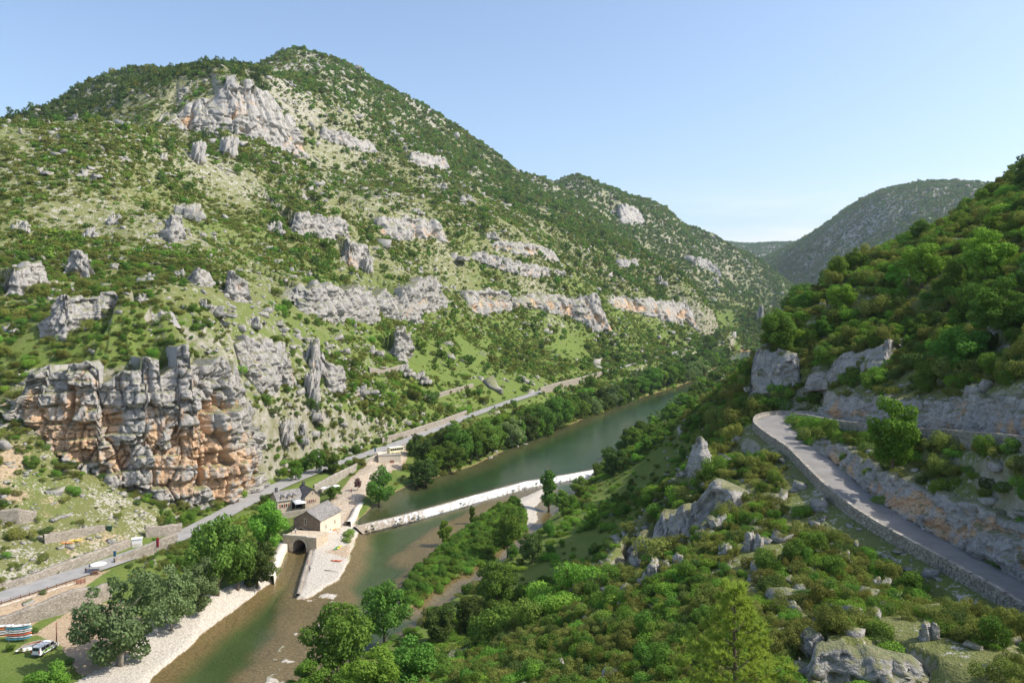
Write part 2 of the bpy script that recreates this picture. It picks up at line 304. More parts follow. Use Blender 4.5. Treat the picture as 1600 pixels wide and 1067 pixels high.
# right flank
step('spur_nose', [(1166, 600, 640), (1172, 560, 634), (1182, 545, 626), (1205, 542, 618), (1225, 552, 606), (1250, 560, 600)], D=4, up=12, dn=8)
step('upper_face', [(1255, 575, 608), (1300, 560, 603), (1340, 545, 597), (1385, 535, 585), (1392, 545, 580)], D=4, up=14, dn=10)
step('spur_rib', [(962, 900, 925, 137), (978, 872, 935, 136), (1000, 840, 925, 134), (1040, 802, 902, 130.5), (1075, 776, 882, 127.5), (1112, 772, 866, 125), (1136, 790, 855, 123), (1150, 815, 848, 122)], D=6, up=9, dn=7)
step('low_rib', [(1255, 1030, 1060, 66), (1275, 1008, 1078, 65.5), (1340, 1006, 1085, 64.5), (1420, 1020, 1080, 64), (1470, 1046, 1070, 65)], D=4.5, up=6, dn=5)
step('path_bluff', [(1076, 712, 728), (1086, 690, 738), (1100, 684, 732), (1110, 694, 720)], D=3, up=6, dn=5)

# roads: level bed cut into the slope
def carve(pl, half, blend, sink=.25):
    idx, s, vals, par = near_line(GX, GY, pl, half + blend)
    d = np.abs(s); z0 = GZ[idx]; w = 1 - sstep(half, half + blend, d)
    GZ[idx] = np.where(d < half + blend, z0 * (1 - w) + (vals[:, 0] - sink * (d < half + .6)) * w, z0)
ROADL = resample(smooth(resample(ROAD_L, 6), 6), 3.)
HAIRP = resample(smooth(resample(HAIR, 1.5), 4), 1.)
carve(ROADL, 5.2, 9); carve(HAIRP, 3.1, 3.2)
def offset(p, o):
    t = np.gradient(p[:, :2], axis=0); t /= np.linalg.norm(t, axis=1, keepdims=True); q = p.copy(); q[:, 0] -= t[:, 1] * o; q[:, 1] += t[:, 0] * o; return q
# rock cuttings above the two arms of the bend
_i = int(np.argmin(np.hypot(HAIRP[:, 0] - HAIR[8][0], HAIRP[:, 1] - HAIR[8][1]))); _j = int(np.argmin(np.hypot(HAIRP[:, 0] - HAIR[11][0], HAIRP[:, 1] - HAIR[11][1])))
lowarm = smooth(offset(HAIRP[:_i + 1], -3.0)[::-1], 4); lowarm = np.concatenate([lowarm, (lowarm[:, 2] + np.interp(np.arange(len(lowarm)), [0, 12, 30, 60, 100, 200], [.6, 2.2, 3.2, 5.2, 6., 6.]))[:, None]], 1); lowarm[:, 2] -= .3
uparm = smooth(offset(HAIRP[_j:], 3.0), 4); uparm = np.concatenate([uparm, (uparm[:, 2] + np.interp(np.arange(len(uparm)), [0, 10, 40, 70, 200], [2.5, 4., 4.5, 6., 6.5]))[:, None]], 1); uparm[:, 2] -= .3
# ground drops away on the valley side of each arm, below the walls
_idx, _s, _v, _p = near_line(GX, GY, HAIRP, 12); _up = _p > _j + 3; _d = np.abs(_s); _side = np.where(_up, _s < 0, _s > 0) & (_d > 2.55)
_t = _v[:, 0] - np.where(_up, 2.0, .8) - np.maximum(_d - 2.9, 0) * np.where(_up, .55, .45); _w = 1 - sstep(5., 10., _d)
GZ[_idx] = np.where(_side, np.minimum(GZ[_idx], _t * _w + GZ[_idx] * (1 - _w)), GZ[_idx])
REF2 = GZ.copy()
apply_step('low_cut', lowarm, 2.2, 4., .4, .22, .7, .1, REF2); apply_step('up_cut', uparm, 2.4, 8., .4, .25, .7, .06, REF2)

# water outlines (unprojected onto the water levels)
POOLZ = 1.6
def W0(l, z): return [G(u, v, z) for u, v in l]
POOL = W0([(560, 813), (572, 800), (600, 775), (640, 758), (690, 742), (740, 727), (780, 707), (840, 684), (900, 659), (960, 636), (1010, 618), (1060, 603), (1100, 587), (1122, 571), (1138, 560), (1150, 549),
           (1185, 549), (1182, 563), (1135, 584), (1092, 612), (1064, 642), (1024, 674), (990, 697), (960, 716), (936, 733), (880, 742), (820, 752), (740, 774), (680, 791), (620, 807), (562, 820)], POOLZ)
LOWER = W0([(486, 846), (478, 880), (470, 910), (463, 936), (476, 937), (502, 922), (527, 906), (545, 880), (556, 842), (562, 826), (620, 812), (680, 797), (740, 780), (820, 758), (880, 747), (934, 738), (915, 758), (880, 792),
            (850, 818), (800, 866), (752, 906), (705, 938), (676, 966), (655, 985), (600, 1012), (540, 1045), (470, 1100), (205, 1100), (232, 1067), (262, 1040), (290, 1015), (325, 985), (365, 955), (402, 925), (428, 909), (441, 880), (456, 851), (470, 842)], 0.)
ISLE = W0([(852, 762), (800, 784), (770, 799), (722, 834), (690, 856), (655, 890), (632, 915), (626, 938), (640, 950), (662, 934), (700, 908), (738, 889), (772, 870), (790, 846), (824, 829), (842, 812), (836, 792), (852, 778)], 0.)
dP = sdpoly(GX, GY, POOL, 60); dL = sdpoly(GX, GY, LOWER, 40); dI = sdpoly(GX, GY, ISLE, 30)
dL = np.maximum(dL, -dI)                                       # island is land
wob = fbm2(GX / 6, GY / 6, 3, 31) * .8
dLw = dL + wob; dPw = dP + wob
valley = RG < 1800
# banks: ground meets the water at its level
GZ = np.where(valley & (dL > -50) & (dL < 14) & (GX < 60), np.minimum(GZ, .12 + np.maximum(dLw, 0) * .55 + 0 * GZ) * (1 - sstep(5, 13, dL)) + GZ * sstep(5, 13, dL), GZ)
GZ = np.where(valley & (dP < 10), np.minimum(GZ, POOLZ + .15 + np.maximum(dPw, 0) * .5) * (1 - sstep(3, 9, dP)) + GZ * sstep(3, 9, dP), GZ)
GZ = np.where(valley & (dI < 0), .12 + np.minimum(-dI, 5) * .16 + .1 * wob, GZ)
# shallow bar off the tip of the gravel spit, deep race and deep thread below the weir
tip = G(480, 985, 0); tip2 = G(430, 1060, 0)
ix, sbar, _, _ = near_line(GX, GY, [tip + (0,) if False else G(505, 930, 0), tip, tip2, G(380, 1130, 0)], 60)
bar = np.full(GX.shape, 99.); bar[ix] = np.abs(sbar)
ix2, sbr2, _, _ = near_line(GX, GY, [G(640, 870, 0), G(690, 830, 0), G(760, 792, 0), G(850, 758, 0)], 40)
bar2 = np.full(GX.shape, 99.); bar2[ix2] = np.abs(sbr2)
dep = np.clip(-dLw * .22, 0, 1.5) * (.10 + .9 * sstep(3.5, 12.5, bar + wob * 2)) * (.22 + .78 * sstep(2, 9, bar2 + wob * 2))
GZ = np.where(dLw < 0, -dep - .02, GZ)
bump = fbm2(GX / 3.3, GY / 3.3, 3, 41)
em = sstep(.12, .5, bump + .3 * fbm2(GX / 9, GY / 9, 2, 43)) * (1 - sstep(1.5, 4.5, bar + wob)) * (dLw < -.3)
GZ = GZ + em * .35                                               # gravel just breaking the surface
GZ = np.where(dPw < 0, POOLZ - np.clip(-dPw * .2, 0.03, 2.2), GZ)
# ---------------------------------------------------------------- node and mesh helpers
rng = np.random.default_rng(7); random.seed(7)
class NT_:
    def __init__(s, name):
        s.m = bpy.data.materials.new(name); s.m.use_nodes = True; s.t = s.m.node_tree; s.n = s.t.nodes; s.l = s.t.links
        s.n.clear(); s.out = s.n.new('ShaderNodeOutputMaterial')
    def new(s, typ, **kw):
        n = s.n.new(typ)
        for k, v in kw.items():
            if k in n.inputs.keys(): s.put(n, k, v)
            else: setattr(n, k, v)
        return n
    def put(s, n, k, v):
        if isinstance(v, bpy.types.NodeSocket): s.l.new(v, n.inputs[k])
        else:
            if isinstance(v, tuple) and len(v) == 3 and n.inputs[k].type == 'RGBA': v = v + (1,)
            n.inputs[k].default_value = v
    def obj(s): return s.new('ShaderNodeTexCoord').outputs['Object']
    def pos(s): return s.new('ShaderNodeNewGeometry').outputs['Position']
    def scale(s, vec, sc):
        n = s.new('ShaderNodeMapping'); s.l.new(vec, n.inputs['Vector']); n.inputs['Scale'].default_value = sc; return n.outputs[0]
    def noise(s, vec, sc, det=4, rough=.55, dist=0.):
        n = s.new('ShaderNodeTexNoise'); s.l.new(vec, n.inputs['Vector']); n.inputs['Scale'].default_value = sc; n.inputs['Detail'].default_value = det
        n.inputs['Roughness'].default_value = rough; n.inputs['Distortion'].default_value = dist; return n.outputs['Fac']
    def vor(s, vec, sc, feat='F1'):
        n = s.new('ShaderNodeTexVoronoi', feature=feat); s.l.new(vec, n.inputs['Vector']); n.inputs['Scale'].default_value = sc; return n
    def ramp(s, fac, a, b, lo=0., hi=1.):
        n = s.new('ShaderNodeMapRange'); s.l.new(fac, n.inputs[0]); n.inputs[1].default_value = a; n.inputs[2].default_value = b; n.inputs[3].default_value = lo; n.inputs[4].default_value = hi; return n.outputs[0]
    def math(s, op, a, b=0.):
        n = s.new('ShaderNodeMath', operation=op)
        for i, v in enumerate((a, b)):
            if isinstance(v, bpy.types.NodeSocket): s.l.new(v, n.inputs[i])
            else: n.inputs[i].default_value = v
        n.use_clamp = False; return n.outputs[0]
    def mix(s, fac, a, b, mode='MIX'):
        n = s.new('ShaderNodeMix', data_type='RGBA', blend_type=mode)
        for k, v in ((0, fac), (6, a), (7, b)):
            if isinstance(v, bpy.types.NodeSocket): s.l.new(v, n.inputs[k])
            elif isinstance(v, tuple): n.inputs[k].default_value = v + (1,) if len(v) == 3 else v
            else: n.inputs[k].default_value = v
        return n.outputs[2]
    def attr(s, name, out='Fac'): return s.new('ShaderNodeAttribute', attribute_name=name).outputs[out]
    def rand(s): return s.new('ShaderNodeObjectInfo').outputs['Random']
    def bump(s, h, dist, strength=1.):
        n = s.new('ShaderNodeBump'); s.l.new(h, n.inputs['Height']); n.inputs['Distance'].default_value = dist; n.inputs['Strength'].default_value = strength; return n.outputs[0]
    def bsdf(s, col, rough=.8, normal=None, metal=0., spec=.3, link=True):
        b = s.new('ShaderNodeBsdfPrincipled'); s.put(b, 'Base Color', col); s.put(b, 'Roughness', rough); s.put(b, 'Metallic', metal); s.put(b, 'Specular IOR Level', spec)
        if normal is not None: s.l.new(normal, b.inputs['Normal'])
        if link: s.l.new(b.outputs[0], s.out.inputs[0])
        return b
M = {}
def plain(name, col, rough=.6, var=.18, sc=3., metal=0., spec=.4, bump=0.):
    t = NT_(name); o = t.obj(); f = t.noise(o, sc, 4); c = t.mix(t.ramp(f, .3, .7), tuple(x * (1 - var) for x in col), tuple(min(1, x * (1 + var)) for x in col))
    c = t.mix(t.ramp(t.noise(o, sc * 9, 2), .35, .75, 0, var), c, tuple(x * .55 for x in col))
    t.bsdf(c, rough, t.bump(t.noise(o, sc * 6, 3), bump) if bump else None, metal, spec); M[name] = t.m; return t.m

def mesh_obj(name, verts, faces, m, parent=None, smooth=True, attrs=None, mats=None, link=True):
    me = bpy.data.meshes.new(name)
    verts = np.asarray(verts, np.float32)
    if isinstance(faces, np.ndarray):
        k = faces.shape[1]
        me.vertices.add(len(verts)); me.vertices.foreach_set('co', verts.ravel())
        me.loops.add(faces.size); me.loops.foreach_set('vertex_index', faces.ravel().astype(np.int32))
        me.polygons.add(len(faces)); me.polygons.foreach_set('loop_start', np.arange(0, faces.size, k, dtype=np.int32))
        me.update(calc_edges=True)
    else:
        me.from_pydata(verts.tolist(), [], faces)
    if smooth: me.polygons.foreach_set('use_smooth', np.ones(len(me.polygons), bool))
    for nm, a in (attrs or {}).items():
        a = np.asarray(a, np.float32)
        if a.ndim == 2: at = me.attributes.new(nm, 'FLOAT_COLOR', 'POINT'); at.data.foreach_set('color', a.ravel())
        else: at = me.attributes.new(nm, 'FLOAT', 'POINT'); at.data.foreach_set('value', a.ravel())
    if m is not None: me.materials.append(m)
    for x in mats or []: me.materials.append(x)
    o = bpy.data.objects.new(name, me)
    if link: COL.objects.link(o)
    if parent is not None: o.parent = parent
    return o
def grid_faces(r, c, flip=False):
    i = np.arange(r - 1)[:, None] * c + np.arange(c - 1)[None]
    f = np.stack([i, i + 1, i + c + 1, i + c], -1).reshape(-1, 4)
    return f[:, ::-1].copy() if flip else f
def tag(o, label=None, cat=None, group=None, kind=None):
    if label: o['label'] = label
    if cat: o['category'] = cat
    if group: o['group'] = group
    if kind: o['kind'] = kind
    return o
def empty(name, loc, rz=0., label=None, cat=None, group=None):
    o = bpy.data.objects.new(name, None); COL.objects.link(o); o.location = loc; o.rotation_euler = (0, 0, rz); o.empty_display_size = .3
    return tag(o, label, cat, group)
class MB:
    """collects boxes, prisms and tubes into one mesh"""
    def __init__(s): s.v = []; s.f = []
    def add(s, vs, fs):
        b = len(s.v); s.v += [tuple(v) for v in vs]; s.f += [[i + b for i in f] for f in fs]; return s
    def box(s, x0, x1, y0, y1, z0, z1, jit=0.):
        v = [(x, y, z) for z in (z0, z1) for x, y in ((x0, y0), (x1, y0), (x1, y1), (x0, y1))]
        if jit: v = [tuple(c + random.uniform(-jit, jit) for c in p) for p in v]
        return s.add(v, [(3, 2, 1, 0), (4, 5, 6, 7), (0, 1, 5, 4), (1, 2, 6, 5), (2, 3, 7, 6), (3, 0, 4, 7)])
    def obox(s, c, ax, ay, az, jit=0.):
        c = Vector(c); ax = Vector(ax); ay = Vector(ay); az = Vector(az)
        v = [c + ax * i + ay * j + az * k for k in (-1, 1) for i, j in ((-1, -1), (1, -1), (1, 1), (-1, 1))]
        if jit: v = [p + Vector([random.uniform(-jit, jit) for _ in range(3)]) for p in v]
        return s.add(v, [(3, 2, 1, 0), (4, 5, 6, 7), (0, 1, 5, 4), (1, 2, 6, 5), (2, 3, 7, 6), (3, 0, 4, 7)])
    def prism(s, poly, z0, z1):
        n = len(poly); v = [(p[0], p[1], z0) for p in poly] + [(p[0], p[1], z1) for p in poly]
        return s.add(v, [list(range(n))[::-1], list(range(n, 2 * n))] + [(i, (i + 1) % n, n + (i + 1) % n, n + i) for i in range(n)])
    def tube(s, pts, rad, n=8, cap=True):
        pts = [Vector(p) for p in pts]; rs = rad if isinstance(rad, (list, tuple)) else [rad] * len(pts); b = len(s.v)
        for i, p in enumerate(pts):
            d = (pts[min(i + 1, len(pts) - 1)] - pts[max(i - 1, 0)]).normalized(); a = d.orthogonal().normalized(); c = d.cross(a)
            for k in range(n): q = 2 * math.pi * k / n; s.v.append(tuple(p + (a * math.cos(q) + c * math.sin(q)) * rs[i]))
        for i in range(len(pts) - 1):
            for k in range(n): s.f.append([b + i * n + k, b + i * n + (k + 1) % n, b + (i + 1) * n + (k + 1) % n, b + (i + 1) * n + k])
        if cap: s.f.append([b + k for k in range(n)][::-1]); s.f.append([b + (len(pts) - 1) * n + k for k in range(n)])
        return s
    def lathe(s, prof, n=16, c=(0, 0, 0)):
        b = len(s.v)
        for r, z in prof:
            for k in range(n): q = 2 * math.pi * k / n; s.v.append((c[0] + r * math.cos(q), c[1] + r * math.sin(q), c[2] + z))
        for i in range(len(prof) - 1):
            for k in range(n): s.f.append([b + i * n + k, b + i * n + (k + 1) % n, b + (i + 1) * n + (k + 1) % n, b + (i + 1) * n + k])
        return s
    def build(s, name, m, parent=None, smooth=False, bevel=0.):
        o = mesh_obj(name, s.v, s.f, M[m] if isinstance(m, str) else m, parent, smooth)
        if bevel:
            b = o.modifiers.new('bevel', 'BEVEL'); b.width = bevel; b.segments = 2; b.limit_method = 'ANGLE'
        return o

# ---------------------------------------------------------------- ground materials
def ground_material():
    t = NT_('ground'); p = t.pos(); a = t.attr('gm', 'Color'); sep = t.new('ShaderNodeSeparateColor'); t.l.new(a, sep.inputs[0])
    lush, grav, dirt = sep.outputs[0], sep.outputs[1], sep.outputs[2]; bed = t.attr('bed')
    n1 = t.noise(p, .035, 5, .6); n2 = t.noise(p, .22, 5, .65); n3 = t.noise(p, 1.3, 4, .7); n4 = t.noise(p, 4.5, 3, .6)
    gr = t.mix(t.ramp(n2, .3, .7), (.12, .185, .032), (.175, .215, .05))
    dry = t.mix(t.ramp(n3, .3, .7), (.155, .17, .055), (.23, .22, .09))
    k = t.math('ADD', lush, t.math('ADD', t.ramp(n1, .25, .75, -.35, .35), t.ramp(n2, .25, .75, -.3, .3)))
    c = t.mix(t.ramp(k, .2, .7), dry, gr)
    c = t.mix(t.ramp(n4, .25, .75, 0., .45), c, (.09, .12, .03))
    stone = t.mix(t.ramp(n3, .3, .7), (.36, .33, .27), (.56, .52, .45))
    stone = t.mix(t.ramp(n4, .3, .7, 0, .5), stone, (.27, .24, .20))
    spk = t.math('ADD', t.math('MULTIPLY', n3, .6), t.math('MULTIPLY', n2, .5))
    scree = t.ramp(t.math('SUBTRACT', spk, t.math('MULTIPLY', lush, .2)), .535, .60)
    c = t.mix(scree, c, stone)
    nz = t.new('ShaderNodeSeparateXYZ'); t.l.new(t.new('ShaderNodeNewGeometry').outputs['Normal'], nz.inputs[0])
    steep = t.ramp(t.math('ADD', nz.outputs[2], t.math('ADD', t.ramp(n3, .2, .8, -.16, .16), t.ramp(n2, .25, .75, -.22, .22))), .60, .44)
    c = t.mix(steep, c, t.mix(t.ramp(n2, .35, .65), stone, (.20, .20, .095)))
    soil = t.mix(t.ramp(n3, .3, .7), (.38, .27, .165), (.55, .42, .29)); soil = t.mix(t.ramp(n4, .35, .8, 0, .5), soil, (.30, .24, .15))
    c = t.mix(t.ramp(t.math('ADD', dirt, t.ramp(n3, .2, .8, -.3, .3)), .35, .6), c, soil)
    peb = t.vor(p, 2.2); pc = t.mix(t.ramp(peb.outputs['Distance'], .1, .75), (.64, .585, .50), (.42, .37, .30)); pc = t.mix(t.ramp(n3, .35, .8, 0, .5), pc, (.70, .65, .57))
    c = t.mix(t.ramp(t.math('ADD', grav, t.ramp(n3, .2, .8, -.35, .35)), .35, .6), c, pc)
    bp = t.vor(p, 1.7); bc = t.mix(t.ramp(bp.outputs['Distance'], .1, .8), (.42, .29, .155), (.21, .14, .07)); bc = t.mix(t.ramp(n3, .3, .75, 0, .6), bc, (.27, .20, .11))
    deep = t.mix(t.ramp(n2, .3, .7), (.075, .115, .040), (.11, .145, .052))
    bcol = t.mix(t.ramp(t.math('ADD', bed, t.ramp(n2, .2, .8, -.12, .12)), .45, .95), bc, deep)
    c = t.mix(t.ramp(bed, .01, .05), c, bcol)
    h = t.math('ADD', t.math('MULTIPLY', n3, .8), t.math('MULTIPLY', n4, .35))
    t.bsdf(c, .9, t.bump(h, .7, .8), spec=.15); M['ground'] = t.m
def rock_material(name, shade=1., ochre=1.):
    t = NT_(name); p = t.pos(); och = t.attr('och')
    st = t.scale(p, (1, 1, .22)); bd = t.scale(p, (.25, .25, 1.6))
    n1 = t.noise(p, .12, 5, .6); n2 = t.noise(st, .55, 5, .65); n3 = t.noise(p, 1.6, 5, .65); nb = t.noise(bd, .8, 4, .6)
    g = t.mix(t.ramp(n3, .3, .7), tuple(shade * x for x in (.29, .28, .265)), tuple(shade * x for x in (.57, .535, .485)))
    g = t.mix(t.ramp(n2, .46, .72, 0, .5), g, tuple(shade * x for x in (.19, .19, .20)))
    g = t.mix(t.ramp(nb, .55, .75, 0, .55), g, tuple(shade * x for x in (.58, .51, .43)))
    o = t.mix(t.ramp(n2, .3, .7), (.60, .365, .20), (.66, .47, .31)); o = t.mix(t.ramp(n3, .45, .8, 0, .65), o, (.46, .25, .12)); o = t.mix(t.ramp(nb, .5, .75, 0, .7), o, (.66, .54, .42))
    k = t.math('ADD', t.math('MULTIPLY', och, ochre), t.math('ADD', t.ramp(n1, .2, .8, -.35, .35), t.ramp(n2, .2, .8, -.28, .28)))
    c = t.mix(t.ramp(k, .42, .62), g, o)
    up = t.new('ShaderNodeSeparateXYZ'); t.l.new(t.new('ShaderNodeNewGeometry').outputs['Normal'], up.inputs[0])
    moss = t.ramp(t.math('ADD', up.outputs[2], t.ramp(n3, .2, .8, -.35, .35)), .55, .85, 0, .85)
    c = t.mix(moss, c, t.mix(t.ramp(n3, .3, .7), (.11, .15, .04), (.24, .22, .10)))
    h = t.math('ADD', t.math('MULTIPLY', n3, .7), t.math('ADD', t.math('MULTIPLY', nb, .6), t.math('MULTIPLY', t.noise(p, 6, 3), .2)))
    t.bsdf(c, .92, t.bump(h, .9, .9), spec=.12); M[name] = t.m
ground_material(); rock_material('limestone')

# ---------------------------------------------------------------- terrain sheet
lush = .50 - GZ / 700. + .35 * fbm2(GX / 90, GY / 90, 3, 51) + .40 * sstep(120, 20, GZ) * (GX < 400)
lush = np.where((GX > 5) & (RG < 420), .35 + .75 * sstep(32, 14, GZ), lush)
TERR = (RG < 310) & (GX < -70) & (GZ > 6.5) & (GZ < 52); lush = np.where(TERR, .30 + .5 * fbm2(GX / 18, GY / 18, 3, 55), lush)
grav = np.zeros_like(GX); dirt = np.zeros_like(GX)
def zone(A, px, z, val=1., soft=2.):
    d = sdpoly(GX, GY, W0(px, z), 20); w = sstep(soft, -soft, d); A[:] = A * (1 - w) + val * w; return w
dirt = np.where(TERR, np.clip(.1 + .9 * fbm2(GX / 11, GY / 11, 3, 57), 0, .6), dirt)
zone(grav, [(486, 846), (500, 850), (530, 830), (562, 822), (556, 842), (545, 880), (527, 908), (500, 926), (462, 942), (468, 910), (478, 880)], 0.5, 1., 1.)
zone(dirt, [(505, 800), (560, 790), (562, 826), (552, 850), (545, 872), (500, 866), (488, 850), (500, 838)], 1.5, .75, 1.5)
zone(grav, [(500, 862), (540, 850), (552, 826), (556, 842), (545, 872)], 1., .35, 2.)
zone(grav, [(205, 1090), (330, 985), (404, 928), (430, 908), (415, 895), (380, 915), (340, 935), (300, 950), (240, 975), (205, 1020), (130, 1062), (90, 1090)], 1.2, 1., 1.2)
zone(dirt, [(-60, 1003), (60, 990), (130, 955), (200, 950), (240, 985), (160, 1050), (120, 1040), (95, 1005), (60, 994)], 3., 1., 1.)
zone(dirt, [(-40, 950), (0, 940), (130, 900), (175, 890), (120, 925), (40, 968), (-40, 985)], 6., .9, .8)
zone(dirt, [(640, 697), (636, 720), (590, 757), (545, 790), (560, 815), (530, 822), (498, 795), (516, 776), (556, 742), (590, 712)], 5., 1., 1.2)
zone(grav, [(640, 697), (636, 720), (590, 757), (545, 790), (530, 822), (498, 795), (516, 776), (556, 742), (590, 712)], 5., .45, 1.2)
w_ = zone(dirt, [(-40, 1010), (50, 1015), (110, 1020), (100, 1090), (-40, 1090)], 3., 0., 1.); lush = np.where(w_ > .5, 1.3, lush)
zone(grav, [(810, 770), (850, 762), (852, 780), (838, 792), (842, 812), (824, 826), (812, 790)], .3, .9, 1.5)
for pc in ([(860, 530), (900, 525), (930, 560), (900, 575), (870, 555)], [(1112, 480), (1150, 490), (1165, 512), (1130, 522), (1108, 510)], [(700, 530), (760, 520), (800, 560), (740, 580)]):
    hh = [ray(u, v) for u, v in pc]
    if all(hh):
        w_ = sstep(18, -18, sdpoly(GX, GY, hh, 40)); lush = lush * (1 - w_) + 1.3 * w_
lush = np.where((dI < 1), 1.0, lush)
bank = (dP > -2) & (dP < 25) & valley; lush = np.where(bank, np.maximum(lush, .9), lush)
bed = np.where(dLw < 0, .06 + np.clip(dep / 1.5, 0, 1) * .95 * (1 - .9 * em), 0); bed = np.where(em > .25, 0, bed); grav = np.where((em > .25), .9, grav)
bed = np.where(dPw < 0, .15 + np.clip(-dPw / 10., 0, 1) * .8, bed)
gm = np.stack([lush.ravel(), grav.ravel(), dirt.ravel(), np.ones(GX.size)], 1)
NRr, NCc = GX.shape
terrain = mesh_obj('terrain', np.stack([GX, GY, GZ], -1).reshape(-1, 3), grid_faces(NRr, NCc), M['ground'], attrs={'gm': gm, 'bed': bed.ravel()})
tag(terrain, kind='structure')

# ---------------------------------------------------------------- water
def water_material(name, tint, ripple):
    t = NT_(name); p = t.pos()
    h = t.math('ADD', t.noise(t.scale(p, (1, .6, 1)), 1.6 * ripple, 3), t.math('MULTIPLY', t.noise(p, .3, 2), .8))
    nb = t.bump(h, .08, .5)
    fr = t.new('ShaderNodeFresnel'); fr.inputs['IOR'].default_value = 1.33; t.l.new(nb, fr.inputs['Normal'])
    tr = t.new('ShaderNodeBsdfTransparent'); wide = t.ramp(t.noise(p, .03, 4, .6), .35, .65)
    t.l.new(t.mix(wide, tint, tuple(x * .86 for x in tint)), tr.inputs[0])
    gl = t.new('ShaderNodeBsdfGlossy'); gl.inputs['Roughness'].default_value = .15; t.l.new(nb, gl.inputs['Normal'])
    df = t.new('ShaderNodeBsdfDiffuse'); df.inputs[0].default_value = (.05, .085, .05, 1)
    m0 = t.new('ShaderNodeMixShader'); m0.inputs[0].default_value = .06; t.l.new(tr.outputs[0], m0.inputs[1]); t.l.new(df.outputs[0], m0.inputs[2])
    mx = t.new('ShaderNodeMixShader'); t.l.new(fr.outputs[0], mx.inputs[0]); t.l.new(m0.outputs[0], mx.inputs[1]); t.l.new(gl.outputs[0], mx.inputs[2]); t.l.new(mx.outputs[0], t.out.inputs[0])
    M[name] = t.m
water_material('pool_water', (.62, .76, .66), .6); water_material('river_water', (.90, .93, .84), 1.)
def expand(poly, d, skip):
    n = len(poly); ar = sum(poly[i][0] * poly[(i + 1) % n][1] - poly[(i + 1) % n][0] * poly[i][1] for i in range(n)); sg = 1 if ar > 0 else -1; out = []
    for i in range(n):
        a = Vector(poly[i - 1][:2]); b = Vector(poly[i][:2]); c = Vector(poly[(i + 1) % n][:2]); t_ = (c - a).normalized(); nn = Vector((t_.y, -t_.x)) * sg
        q = b if i in skip else b + nn * d; out.append((q.x, q.y))
    return out
def water_sheet(name, poly, z, m):
    bm = bmesh.new(); f = bm.faces.new([bm.verts.new((x, y, z)) for x, y in poly])
    if f.normal.z < 0: f.normal_flip()
    bmesh.ops.triangulate(bm, faces=[f]); bmesh.ops.recalc_face_normals(bm, faces=bm.faces)
    for f in bm.faces:
        if f.normal.z < 0: f.normal_flip()
    me = bpy.data.meshes.new(name); bm.to_mesh(me); bm.free(); me.materials.append(M[m]); o = bpy.data.objects.new(name, me); COL.objects.link(o); return tag(o, kind='structure')
nP = len(POOL); water_sheet('river_pool', expand(POOL, 3., set(range(nP - 7, nP))), POOLZ, 'pool_water')
water_sheet('river', expand(LOWER, 2.5, set(range(0, 4)) | set(range(9, 16))), 0.0, 'river_water')

# ---------------------------------------------------------------- roads
def asphalt(name, a, b):
    t = NT_(name); p = t.pos(); n = t.noise(p, .35, 4); n2 = t.noise(p, 18, 2); c = t.mix(t.ramp(n, .3, .7), a, b)
    c = t.mix(t.ramp(n2, .3, .8, 0, .4), c, tuple(x * .7 for x in a)); cr = t.vor(t.scale(p, (.35, .35, .35)), 1., 'DISTANCE_TO_EDGE'); c = t.mix(t.ramp(cr.outputs['Distance'], .0, .012, .45, 0), c, (.05, .05, .05))
    t.bsdf(c, .85, t.bump(n2, .02), spec=.2); M[name] = t.m
asphalt('asphalt_pale', (.29, .28, .262), (.38, .365, .34)); asphalt('asphalt_bend', (.22, .205, .185), (.30, .28, .255))
BEND_I = int(np.argmin(np.hypot(HAIRP[:, 0] - HAIR[9][0], HAIRP[:, 1] - HAIR[9][1])))
def strip(name, pl, offs, m, dz=0., zc=None, bend=False):
    p = np.asarray(pl, float); t = np.gradient(p[:, :2], axis=0); t /= np.linalg.norm(t, axis=1, keepdims=True); n = np.stack([-t[:, 1], t[:, 0]], 1)
    wd = 1 + (.9 * np.exp(-((np.arange(len(p)) - BEND_I) / 7.) ** 2) if bend else 0 * p[:, 0])          # the bend widens on its inner side
    V = np.stack([np.concatenate([p[:, :2] + n * (o if o > 0 else o * wd)[:, None] if np.ndim(o * wd) and o <= 0 else p[:, :2] + n * o, (p[:, 2] + dz + (zc(o) if zc else 0))[:, None]], 1) for o in offs], 1)
    return mesh_obj(name, V.reshape(-1, 3), grid_faces(len(p), len(offs), True), M[m])
tag(strip('valley_road', ROADL[ROADL[:, 1] > 100], [3.7, 1.8, 0, -1.8, -3.7], 'asphalt_pale', .12, lambda o: -.02 * abs(o)), kind='structure')
tag(strip('hairpin_road', HAIRP, [2.6, 1.3, 0, -1.3, -2.6], 'asphalt_bend', .06, lambda o: -.015 * abs(o), True), kind='structure')

